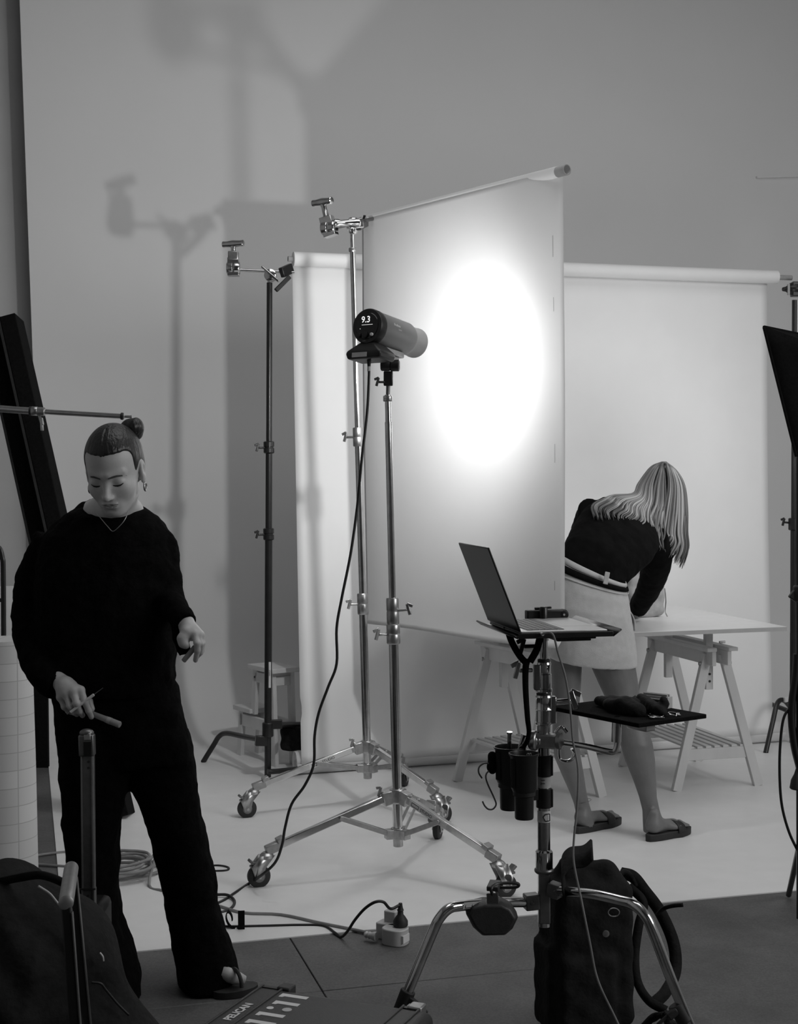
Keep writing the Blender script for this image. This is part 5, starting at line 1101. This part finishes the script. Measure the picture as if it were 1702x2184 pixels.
def person_left():
    root = thing('person', 'person all in black looking down, holding a thin pen', 'person', V((at(300, 1900, 4.12).x, 4.12, 0)))
    pt, yw = math.radians(24), math.radians(6.5)
    fw = V((-math.sin(yw) * math.cos(pt), -math.cos(yw) * math.cos(pt), -math.sin(pt))); xr = V((math.cos(yw), -math.sin(yw), 0)); 
    rl = math.radians(2.0); up = fw.cross(xr); up = up if up.z > 0 else -up; xr, up = xr * math.cos(rl) + up * math.sin(rl), up * math.cos(rl) - xr * math.sin(rl)
    o = at(245, 1003, 4.02); HM = Matrix(((xr.x, fw.x, up.x, o.x), (xr.y, fw.y, up.y, o.y), (xr.z, fw.z, up.z, o.z), (0, 0, 0, 1))); inv = HM.inverted()
    nk0, nk1 = (0, -.022, -.07), inv @ at(232, 1118, 4.13); tr0, tr1 = inv @ at(228, 1094, 4.13), inv @ at(172, 1098, 4.15); tr2 = inv @ at(285, 1088, 4.14)
    def f(P):
        d = face_sdf(P); n = s_cap(P, nk0, nk1, .052, .058); n = smin(n, s_cap(P, tr0, tr1, .045, .034), .04); n = smin(n, s_cap(P, tr0, tr2, .04, .028), .04)
        return smin(d, n, .02)
    body = sdf_mesh(f, (-.125, -.20, -.20), (.115, .13, .14), .003); xform(body, HM)
    # --- right hand (image left), back of the hand towards us
    q = lambda u, v, dy=0.0: at(u, v, 3.97 + dy)
    rh = {'i': [q(172, 1472, -.012), q(181, 1497, -.022), q(189, 1516, -.012), q(195, 1529, .0)], 'm': [q(156, 1474, -.020), q(163, 1500, -.030), q(170, 1517, -.014), q(176, 1526, .006)],
          'r': [q(141, 1480, -.016), q(149, 1506, -.024), q(158, 1519, -.008), q(164, 1524, .012)], 'p': [q(129, 1487, -.006), q(137, 1508, -.012), q(146, 1517, .002), q(152, 1520, .016)],
          't': [q(160, 1462, .022), q(180, 1478, .030), q(189, 1495, .026), q(196, 1512, .016)]}
    def fr(P):
        d = s_cap(P, q(112, 1440, .04), q(138, 1463, .012), .026, .025)
        for kx in 'imrp': d = smin(d, s_cap(P, q(140, 1464, .006), rh[kx][0], .020, .0125), .014)
        for kx, r0, r1 in (('i', .0105, .0075), ('m', .0105, .0075), ('r', .0098, .0072), ('p', .0088, .0064)): d = finger(P, d, rh[kx], r0, r1, .005)
        return finger(P, d, rh['t'], .0145, .0085, .008)
    allp = [p for L in rh.values() for p in L] + [q(112, 1440, .04)]; lo, hi = bounds(allp, .04); h = sdf_mesh(fr, lo, hi, .0026); body.add(h.v, h.f)
    # --- left hand (image right)
    g = lambda u, v, dy=0.0: at(u, v, 3.94 + dy)
    lh = {'i': [g(415, 1352, -.012), g(420, 1372, -.024), g(421, 1388, -.020), g(417, 1408, -.008)], 'm': [g(421, 1354, -.002), g(428, 1374, -.010), g(427, 1392, .002), g(419, 1402, .014)],
          'r': [g(425, 1356, .010), g(431, 1372, .008), g(430, 1388, .016), g(423, 1397, .026)], 'p': [g(427, 1354, .022), g(432, 1367, .022), g(431, 1380, .028), g(426, 1387, .034)],
          't': [g(398, 1348, -.012), g(389, 1362, -.018), g(391, 1372, -.020), g(397, 1376, -.020)]}
    def flh(P):
        d = s_cap(P, g(392, 1318, .03), g(404, 1345, .008), .024, .024)
        for kx in 'imrp': d = smin(d, s_cap(P, g(405, 1347, .006), lh[kx][0], .019, .0115), .014)
        for kx, r0, r1 in (('i', .0098, .0070), ('m', .0098, .0072), ('r', .0092, .0068), ('p', .0082, .006)): d = finger(P, d, lh[kx], r0, r1, .004)
        return finger(P, d, lh['t'], .0155, .0105, .008)
    lo, hi = bounds([p for L in lh.values() for p in L] + [g(392, 1318, .03)], .035); h = sdf_mesh(flh, lo, hi, .0026); body.add(h.v, h.f)
    # --- limbs under the clothes so that the body is one figure
    for pts, rr in (([at(110, 1165, 4.14), at(75, 1330, 4.13), at(125, 1455, 4.0)], [.03, .028, .022]), ([at(335, 1170, 4.13), at(362, 1285, 4.07), at(398, 1335, 3.95)], [.028, .026, .022])):
        body.tube(spline(pts, 6), [rr[0] + (rr[2] - rr[0]) * k / 12 for k in range(13)], 12)
    body.loft([sec(165, 300, v, 4.14, .06) for v in (1130, 1250, 1420, 1560)], 16)
    for (u0, v0, u1, v1, Y) in ((205, 1540, 235, 2060, 4.06), (320, 1540, 440, 2050, 4.165)): body.tube(spline([at(u0, v0, 4.13), at((u0 + u1) / 2 - (8 if u0 < 300 else -2), (v0 + v1) / 2, Y), at(u1, v1, Y)], 5), [.05 + (.03 - .05) * k / 10 for k in range(11)], 12)
    # foot (image right) in a flat sandal
    tip = fl(536, 2104, .012); heel = fl(470, 2112, .02)
    body.tube([tip + (heel - tip) * 1.0 + V((0, .03, .04)), tip + (heel - tip) * .55 + V((0, .01, .030)), tip + (heel - tip) * .2 + V((0, 0, .022))], [.022, .021, .011], 14); 
    bo = body.obj('body', 'skin', root, smooth=180)
    bo.data.materials.append(MATS['skin_face'])
    # face details
    for s in (-1, 1):
        c = [(s * x, z) for (x, z) in ((.011, .0155), (.022, .0172), (.033, .0180), (.044, .0155), (.054, .0095))]
        xform(strip(c, [.0020, .0032, .0032, .0024, .0006]), HM).obj('eyebrow', 'brow', root)
        c = [(s * x, z) for (x, z) in ((.0185, -.0085), (.024, -.0105), (.031, -.0112), (.039, -.0100), (.0465, -.0060))]
        xform(strip(c, [.0010, .0020, .0026, .0024, .0012]), HM).obj('lashes', 'lash', root)
    c = [(x, -.0640 - .0006 * abs(x) / .01) for x in (-.024, -.016, -.008, 0, .008, .016, .024)]; xform(strip(c, [.0006, .0024, .0036, .0030, .0036, .0024, .0006]), HM).obj('upper_lip', 'lip', root)
    c = [(x, -.0722 + .0028 * (abs(x) / .02)) for x in (-.021, -.014, -.007, 0, .007, .014, .021)]; xform(strip(c, [.0006, .0024, .0034, .0036, .0034, .0024, .0006]), HM).obj('lower_lip', 'lip', root)
    c = [(x, -.0672 + .0010 * (abs(x) / .022) ** 2) for x in (-.024, -.016, -.008, 0, .008, .016, .024)]; xform(strip(c, [.0005, .0009, .0010, .0009, .0010, .0009, .0005]), HM).obj('mouth_line', 'brow', root)
    # hair, pulled back into a bun
    def fh(P):
        d = s_ell(P, (0, -.0115, .0355), (.0800, .1020, .0960)); d = smin(d, s_ell(P, (0, -.05, -.02), (.066, .06, .06)), .03)
        cut = s_box(P, [(1, 0, 0), (0, 1, 0), (0, 0, 1)], (0, .112, -.012), (.0725, .085, .0845), .022); cut = smax(cut, -s_ell(P, (0, .09, .082), (.010, .03, .016)), .008); cut = smin(cut, s_ell(P, (0, .05, -.07), (.09, .07, .055)), .02)
        for s in (-1, 1): cut = smin(cut, s_ell(P, (s * .086, .0, -.012), (.016, .026, .036)), .01)
        cut = smin(cut, P[..., 2] + .055, .02)
        d = smax(d, -cut, .014)
        part = np.abs(P[..., 0] + .002) - .0012; gr = np.maximum(P[..., 1] - .02, 0)
        d = d + np.where(P[..., 1] > .01, .002 * np.exp(-(P[..., 0] / .0022) ** 2), 0)
        return d + .0002 * np.sin(np.arctan2(P[..., 0], P[..., 1] + .12) * 70)
    xform(sdf_mesh(fh, (-.09, -.12, -.075), (.09, .10, .14), .0021), HM).obj('hair', 'hair_dark', root, smooth=180)
    bc = V((.042, -.088, .088)); M2 = M()
    fb = lambda P: s_ell(P, bc, (.035, .032, .033)) + .0022 * np.sin(np.arctan2(P[..., 0] - bc.x, P[..., 2] - bc.z) * 3 + np.linalg.norm(P - np.array(bc, np.float32), axis=-1) * 260)
    xform(sdf_mesh(fb, bc - V((.06, .06, .06)), bc + V((.06, .06, .06)), .003), HM).obj('hair_bun', 'hair_dark', root, smooth=180)
    for s in (-1, 1):
        c = V((s * .081, .004, -.052)); m = M(); m.tube([c + V((0, .011 * math.cos(a), .011 * math.sin(a))) for a in [2 * math.pi * k / 20 for k in range(21)]], .003, 10); xform(m, HM).obj('earring', 'steel', root)
    # clothes
    m = M()
    m.loft([sec(96, 372, 1478, 4.13, .145), sec(86, 373, 1440, 4.13, .15), sec(80, 375, 1390, 4.13, .15), sec(76, 378, 1320, 4.13, .15), sec(76, 380, 1250, 4.13, .148), sec(80, 378, 1190, 4.135, .140), sec(92, 366, 1145, 4.14, .125), sec(118, 345, 1110, 4.14, .108, .01), sec(145, 315, 1091, 4.14, .094, .016), sec(163, 286, 1082, 4.14, .082, .026)], 36)
    m.tube(spline([at(112, 1148, 4.14), at(78, 1225, 4.15), at(68, 1310, 4.14), at(76, 1378, 4.10), at(98, 1440, 4.03), at(122, 1468, 3.985)], 6), [.052 + x for x in np.interp(np.linspace(0, 5, 31), range(6), [0, .004, .006, .008, .000, -.016])], 20)
    m.tube(spline([at(318, 1132, 4.14), at(344, 1160, 4.14), at(357, 1210, 4.12), at(362, 1262, 4.08), at(377, 1303, 4.0), at(396, 1330, 3.955)], 6), list(np.interp(np.linspace(0, 5, 31), range(6), [.040, .046, .040, .036, .038, .034])), 20)
    m.tube(spline([at(385, 1335, 3.985), at(390, 1370, 3.985), at(395, 1396, 3.985)], 5), list(np.interp(np.linspace(0, 2, 11), range(3), [.030, .022, .016])), 16)
    m.tube(spline([at(380, 1268, 4.06), at(390, 1290, 4.02)], 4), .018, 12); m.obj('sweater', 'wool', root, remesh=.0075, smoothit=3, fold=(.018, .055))
    m = M()
    m.loft([sec(110, 370, 1440, 4.13, .125), sec(117, 388, 1510, 4.125, .13), sec(123, 402, 1570, 4.12, .13), sec(128, 411, 1625, 4.12, .12)], 36)
    R = [(1560, 240, 402, 4.14, .11), (1640, 268, 413, 4.15, .11), (1700, 294, 423, 4.155, .105), (1760, 316, 434, 4.16, .10), (1850, 338, 454, 4.165, .095), (1920, 352, 466, 4.17, .095), (2000, 368, 486, 4.17, .10), (2050, 376, 504, 4.17, .11), (2100, 381, 512, 4.17, .115)]
    Lg = [(1560, 124, 300, 4.10, .11), (1640, 128, 280, 4.09, .11), (1700, 134, 267, 4.08, .105), (1800, 141, 252, 4.07, .10), (1900, 149, 251, 4.06, .095), (1950, 155, 258, 4.06, .095), (2020, 170, 279, 4.06, .10), (2080, 188, 298, 4.06, .11), (2140, 205, 296, 4.06, .115)]
    for L in (R, Lg): m.loft([sec(a, b, v, Y, d_) for (v, a, b, Y, d_) in L], 30)
    m.obj('trousers', 'wool', root, remesh=.009, smoothit=3, fold=(.022, .08))
    sl = M(); n = 14; pts = []
    dr = (tip - heel).normalized(); sd_ = V((-dr.y, dr.x, 0)); ol = [tip + dr * (.012) * 0 + dr * (.02 * math.cos(a)) - dr * (.05 - .05 * math.cos(a)) + sd_ * (.04 * math.sin(a)) for a in [2 * math.pi * k / n for k in range(n)]]
    sl.add([V((p.x, p.y, .002)) for p in ol] + [V((p.x, p.y, .020)) for p in ol], [tuple(range(n)), tuple(range(2 * n - 1, n - 1, -1))] + [(i, (i + 1) % n, (i + 1) % n + n, i + n) for i in range(n)]); sl.obj('sandal_sole', 'black_rubber', root)
    c = tip - dr * .05; m = M(); m.tube([c + sd_ * (.042 * math.cos(a)) + V((0, 0, .015 + .040 * math.sin(a))) for a in [math.pi * k / 12 for k in range(13)]], .006, 8); m.obj('sandal_strap', 'black_rubber', root)
    m = M(); m.tube(spline([at(207, 1096, 4.02), at(218, 1109, 4.0), at(230, 1123, 3.985), at(241, 1133, 3.98), at(255, 1122, 3.985), at(267, 1107, 4.0), at(273, 1090, 4.03), at(271, 1080, 4.06)], 6), .0010, 6); m.obj('necklace', 'steel', root)
    # held things
    a, b = at(143, 1524, 3.935), at(201, 1481, 3.945); t = thing('pen', 'thin white pen held across the fingers of the person in black', 'pen', (a + b) / 2); d = b - a; L = d.length
    m = M(); m.lathe(a + d * .12, d, [(0, .0038), (L * .86, .0042), (L * .88, .002)], 16); m.obj('barrel', 'print_white', t)
    m = M(); m.lathe(a, d, [(0, .0010), (L * .12, .0024)], 12); m.obj('tip', 'dark_alu', t); m = M(); m.lathe(b, d, [(0, .0016), (.012, .0012), (.03, .0009)], 10); m.obj('bristle', 'dark_alu', t)
    a, b = at(188, 1519, 3.985), at(256, 1546, 3.95); t = thing('tape_tube', 'short pale tube held in the fingertips above the trolley handle', 'tube', (a + b) / 2); d = b - a; L = d.length
    m = M(); m.lathe(a, d, [(0, .006), (.002, .0075), (L * .55, .0085), (L * .56, .0092), (L - .002, .0095), (L, .008)], 18); m.obj('tube_body', 'core', t); m = M(); m.lathe(a + d * .62, d, [(0, .0096), (L * .1, .0098)], 18); m.obj('tube_band', 'grey_plastic', t)
    a, b = at(391, 1410, 3.935), at(416, 1380, 3.93); t = thing('pencil_stub', 'short pale stick held in the hand at the person in black\'s side', 'stick', (a + b) / 2); d = b - a; L = d.length
    m = M(); m.lathe(a, d, [(0, .006), (.002, .0072), (L, .0075)], 16); m.obj('stick_body', 'core', t)
person_left()

# ================================================================== BENDING PERSON (right)
def person_right():
    root = thing('person', 'person in a black top and white skirt bending over the table', 'person', V((.95, 5.95, 0)))
    body = M()
    def limb(pts, n=20):                    # (v, uL, uR, Y)
        body.loft([sec(a, b, v, Y, (b - a) / 2 * Y / F_PX * 1.05) for (v, a, b, Y) in pts], n, e=2.0)
    limb([(1330, 1176, 1262, 5.95), (1410, 1173, 1242, 5.94), (1480, 1177, 1238, 5.93), (1530, 1178, 1233, 5.92), (1570, 1178, 1234, 5.92), (1615, 1182, 1239, 5.93), (1650, 1197, 1245, 5.94), (1690, 1215, 1251, 5.95), (1715, 1224, 1257, 5.955), (1738, 1229, 1264, 5.96), (1762, 1228, 1268, 5.965)])
    limb([(1330, 1250, 1338, 5.95), (1400, 1254, 1349, 5.93), (1425, 1262, 1356, 5.925), (1450, 1273, 1360, 5.92), (1500, 1296, 1366, 5.90), (1545, 1315, 1378, 5.885), (1585, 1322, 1392, 5.875), (1620, 1332, 1397, 5.87), (1660, 1349, 1399, 5.865), (1700, 1363, 1401, 5.86), (1728, 1370, 1407, 5.86), (1755, 1371, 1416, 5.86), (1775, 1372, 1420, 5.86)])
    sand = []
    for (h, tp, lb) in ((fl(1229, 1780), fl(1318, 1757), 0), (fl(1382, 1797), fl(1466, 1777), 1)):
        d = (tp - h).normalized(); s = V((-d.y, d.x, 0)); L = (tp - h).length; zs = .034; q = lambda a, b, z: h + d * (a * L) + s * b + V((0, 0, z))
        def f(P):
            e = s_cap(P, q(.13, 0, zs + .030), q(.62, 0, zs + .020), .028, .021); e = smin(e, s_ell(P, q(.62, 0, zs + .014), (.045, .045, .018)), .02)
            e = smin(e, s_cap(P, q(.15, 0, zs + .035), q(.17, 0, zs + .075), .025, .024), .03)
            for k, (b, r) in enumerate(((-.026, .0085), (-.012, .0085), (.002, .009), (.015, .0095), (.030, .012))): e = smin(e, s_cap(P, q(.72, b * .9, zs + .012), q(.90 + .02 * k if not lb else .95 - .015 * abs(k - 3), b, zs + r), r, r * .9), .006)
            return smax(e, -(P[..., 2] - zs + .002), .004)
        lo, hi = bounds([q(0, 0, 0), q(1, 0, 0), q(.2, 0, .14)], .06); mm = sdf_mesh(f, lo, hi, .0045); body.add(mm.v, mm.f)
        n = 20; ol = []
        for k in range(n):
            a = 2 * math.pi * k / n; w = .038 + .012 * (1 if math.cos(a) > 0 else math.cos(a) * .4); ol.append((.5 + .53 * math.cos(a), w * (abs(math.sin(a)) ** .75) * (1 if math.sin(a) > 0 else -1)))
        m = M(); m.add([q(a, b * .95, .002) for a, b in ol] + [q(a, b, zs) for a, b in ol], [tuple(range(n)), tuple(range(2 * n - 1, n - 1, -1))] + [(i, (i + 1) % n, (i + 1) % n + n, i + n) for i in range(n)]); so = m.obj('sandal', 'black_rubber', root, bevel=.004)
        for (a0, a1) in ((.52, .70),):
            m = M(); m.grid(lambda i, j: q(a0 + (a1 - a0) * j + .05 * abs(math.cos(math.pi * i)), .046 * math.cos(math.pi * i), zs * .7 + .052 * math.sin(math.pi * i) ** .8 * (1 - .18 * j)), 18, 4); m.obj('sandal_strap', 'black_rubber', so, solid=.004)
    m = M(); an = at(1242, 1708, 5.955); m.tube([an + V((.037 * math.cos(a), .037 * math.sin(a), .006 * math.cos(a))) for a in [2 * math.pi * k / 20 for k in range(21)]], .0009, 6); m.obj('anklet', 'dark_alu', root)
    # hands, arms, neck and head (mostly hidden)
    A = lambda u, v, Y: at(u, v, Y)
    body.tube(spline([A(1400, 1160, 6.34), A(1388, 1240, 6.58), A(1360, 1302, 6.86)], 6), [.032 - .0010 * k for k in range(13)], 14)
    body.tube(spline([A(1250, 1100, 6.30), A(1230, 1200, 6.5), A(1290, 1290, 6.8)], 6), [.032 - .0010 * k for k in range(13)], 14)
    for (u, v, s) in ((1357, 1306, 1), (1292, 1292, -1)):
        w = A(u, v, 6.87)
        def fh(P):
            d = s_ell(P, w + V((0, .035, -.012)), (.036, .045, .016))
            for k in range(4): x = -.027 + .018 * k; d = finger(P, d, [w + V((x, .07, -.014)), w + V((x * 1.1, .105 + .006 * (1.5 - abs(k - 1.5)), -.018)), w + V((x * 1.1, .13 + .008 * (1.5 - abs(k - 1.5)), -.032))], .0095, .007, .005)
            return finger(P, d, [w + V((-.03 * s, .02, -.014)), w + V((-.052 * s, .05, -.018)), w + V((-.05 * s, .075, -.026))], .012, .008, .006)
        mm = sdf_mesh(fh, w - V((.085, .03, .06)), w + V((.085, .17, .03)), .004); body.add(mm.v, mm.f)
    hc = A(1408, 1045, 6.50); body.tube([A(1362, 1085, 6.36), hc], [.055, .05], 16); body.ell(hc, (.074, .092, .108))
    body.ell(hc + V((.01, .085, -.03)), (.018, .03, .02))
    body.loft([(A(1265, 1300, 5.97), V((.12, 0, 0)), V((0, .08, 0))), (A(1270, 1210, 6.03), V((.09, 0, -.03)), V((0, .045, .03))), (A(1330, 1115, 6.29), V((.10, 0, -.05)), V((0, .03, .035)))], 18)
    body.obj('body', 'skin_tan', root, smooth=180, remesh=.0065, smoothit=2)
    # skirt
    def tsec(ul, vl, ur, vr, Y, dep): a, b = at(ul, vl, Y), at(ur, vr, Y); return ((a + b) / 2, (b - a) / 2, V((0, dep, 0.02)))
    m = M(); m.loft([tsec(1168, 1398, 1359, 1418, 5.94, .135), tsec(1168, 1380, 1358, 1395, 5.94, .138), tsec(1168, 1330, 1351, 1345, 5.945, .142), tsec(1170, 1280, 1344, 1305, 5.95, .140), tsec(1174, 1240, 1340, 1275, 5.96, .130), tsec(1180, 1206, 1337, 1258, 5.97, .116), tsec(1183, 1190, 1335, 1249, 5.975, .108)], 40)
    m.obj('skirt', 'denim_white', root, remesh=.0065, smoothit=2, fold=(.006, .07))
    def ringband(t0, t1, dr, name, mt):
        A0 = tsec(1180 - dr, 1206, 1337 + dr, 1258, 5.97, .116 + dr * .002); B0 = tsec(1183 - dr, 1188, 1335 + dr, 1249, 5.975, .108 + dr * .002); m = M()
        def fn(i, j):
            t = t0 + (t1 - t0) * j; c = A0[0].lerp(B0[0], t); a = A0[1].lerp(B0[1], t); b = A0[2].lerp(B0[2], t); an = 2 * math.pi * i; ct, st = math.cos(an), math.sin(an)
            return c + a * math.copysign(abs(ct) ** (2 / 2.3), ct) + b * math.copysign(abs(st) ** (2 / 2.3), st)
        m.grid(fn, 48, 2); return m.obj(name, mt, root, solid=.004)
    ringband(-.55, -.35, 1.5, 'waistband_seam', 'denim_white'); ringband(.05, .95, 2.5, 'belt', 'black_fabric')
    ringband(1.1, 1.9, 1.2, 'waistband', 'denim_white')
    m = M(); p0, p1 = A(1296, 1220, 5.85), A(1291, 1246, 5.838); m.beam(p0, p1, .020, .006, up=(0, 1, 0)); m.obj('belt_loop', 'denim_white', root, bevel=.002)
    m = M(); m.grid(lambda i, j: A(1337 + 6 * i + 10 * j + 6 * math.sin(3 * j), 1296 + 44 * j + 6 * i, 5.93 - .02 * i), 3, 6); m.obj('pocket_flap', 'denim_white', root, solid=.004)
    # black top
    m = M(); cs = [(1258, 1240, 5.975, .148, .095), (1262, 1222, 5.995, .150, .098), (1272, 1200, 6.03, .158, .10), (1292, 1170, 6.12, .172, .10), (1316, 1142, 6.21, .184, .095), (1338, 1120, 6.30, .172, .085), (1357, 1104, 6.37, .112, .065), (1368, 1095, 6.41, .07, .05)]
    cp = [A(u, v, y) for (u, v, y, _, _) in cs]; mj = V((.9, .10, -.42)).normalized(); ring = []
    for k, c in enumerate(cp):
        ax = (cp[min(k + 1, 7)] - cp[max(k - 1, 0)]).normalized(); ax = (ax * min(1, .35 + .3 * k) + V((0, 0, 1)) * max(0, .65 - .3 * k)).normalized(); a = (mj - ax * mj.dot(ax)).normalized(); n = ax.cross(a).normalized(); ring.append((c, a * cs[k][3], n * cs[k][4]))
    m.loft(ring, 32, e=2.2)
    m.tube(spline([A(1392, 1145, 6.31), A(1403, 1180, 6.40), A(1396, 1222, 6.52), A(1380, 1262, 6.66), A(1360, 1298, 6.80)], 6), list(np.interp(np.linspace(0, 4, 25), range(5), [.066, .070, .064, .056, .046])), 20)
    m.tube(spline([A(1262, 1085, 6.27), A(1245, 1130, 6.4), A(1235, 1200, 6.55), A(1285, 1284, 6.78)], 6), list(np.interp(np.linspace(0, 3, 19), range(4), [.058, .056, .05, .04])), 18)
    m.obj('top', 'shirt', root, remesh=.0075, smoothit=3, fold=(.009, .06))
    # long streaked hair: locks from the parting
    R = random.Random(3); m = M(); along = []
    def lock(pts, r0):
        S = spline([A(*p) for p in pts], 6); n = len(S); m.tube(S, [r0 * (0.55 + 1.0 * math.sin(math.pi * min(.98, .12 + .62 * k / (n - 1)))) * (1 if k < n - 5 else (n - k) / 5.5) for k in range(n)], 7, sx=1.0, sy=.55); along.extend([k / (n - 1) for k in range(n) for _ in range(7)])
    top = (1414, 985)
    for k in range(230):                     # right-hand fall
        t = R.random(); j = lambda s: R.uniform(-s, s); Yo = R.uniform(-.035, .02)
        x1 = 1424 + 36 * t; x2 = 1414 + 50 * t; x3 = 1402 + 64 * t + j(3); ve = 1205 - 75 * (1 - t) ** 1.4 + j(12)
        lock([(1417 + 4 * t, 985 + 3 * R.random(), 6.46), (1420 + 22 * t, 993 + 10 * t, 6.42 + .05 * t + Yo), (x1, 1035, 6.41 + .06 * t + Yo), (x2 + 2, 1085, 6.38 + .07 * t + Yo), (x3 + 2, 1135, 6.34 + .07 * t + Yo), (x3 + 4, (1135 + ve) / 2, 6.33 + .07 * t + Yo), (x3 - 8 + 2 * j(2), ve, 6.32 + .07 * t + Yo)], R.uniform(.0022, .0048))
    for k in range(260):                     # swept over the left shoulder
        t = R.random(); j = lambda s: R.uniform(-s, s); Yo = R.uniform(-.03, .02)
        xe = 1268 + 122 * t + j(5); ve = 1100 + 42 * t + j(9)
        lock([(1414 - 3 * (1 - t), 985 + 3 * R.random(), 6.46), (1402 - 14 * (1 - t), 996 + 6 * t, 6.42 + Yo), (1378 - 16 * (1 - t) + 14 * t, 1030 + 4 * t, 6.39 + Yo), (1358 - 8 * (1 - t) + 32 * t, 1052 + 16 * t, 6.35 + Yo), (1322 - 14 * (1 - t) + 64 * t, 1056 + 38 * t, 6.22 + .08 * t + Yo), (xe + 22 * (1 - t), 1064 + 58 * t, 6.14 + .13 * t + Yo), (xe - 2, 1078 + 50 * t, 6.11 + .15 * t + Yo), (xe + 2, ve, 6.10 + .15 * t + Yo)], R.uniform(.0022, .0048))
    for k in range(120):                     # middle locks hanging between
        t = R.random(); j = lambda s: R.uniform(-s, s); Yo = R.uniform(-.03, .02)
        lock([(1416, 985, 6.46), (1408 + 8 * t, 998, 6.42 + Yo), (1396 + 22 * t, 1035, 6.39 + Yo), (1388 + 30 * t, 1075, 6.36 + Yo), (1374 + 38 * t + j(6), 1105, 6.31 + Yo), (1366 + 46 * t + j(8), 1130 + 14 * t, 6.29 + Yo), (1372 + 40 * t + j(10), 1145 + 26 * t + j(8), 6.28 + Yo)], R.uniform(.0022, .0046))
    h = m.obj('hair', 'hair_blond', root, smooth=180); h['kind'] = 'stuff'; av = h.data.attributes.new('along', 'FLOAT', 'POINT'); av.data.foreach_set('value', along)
person_right()
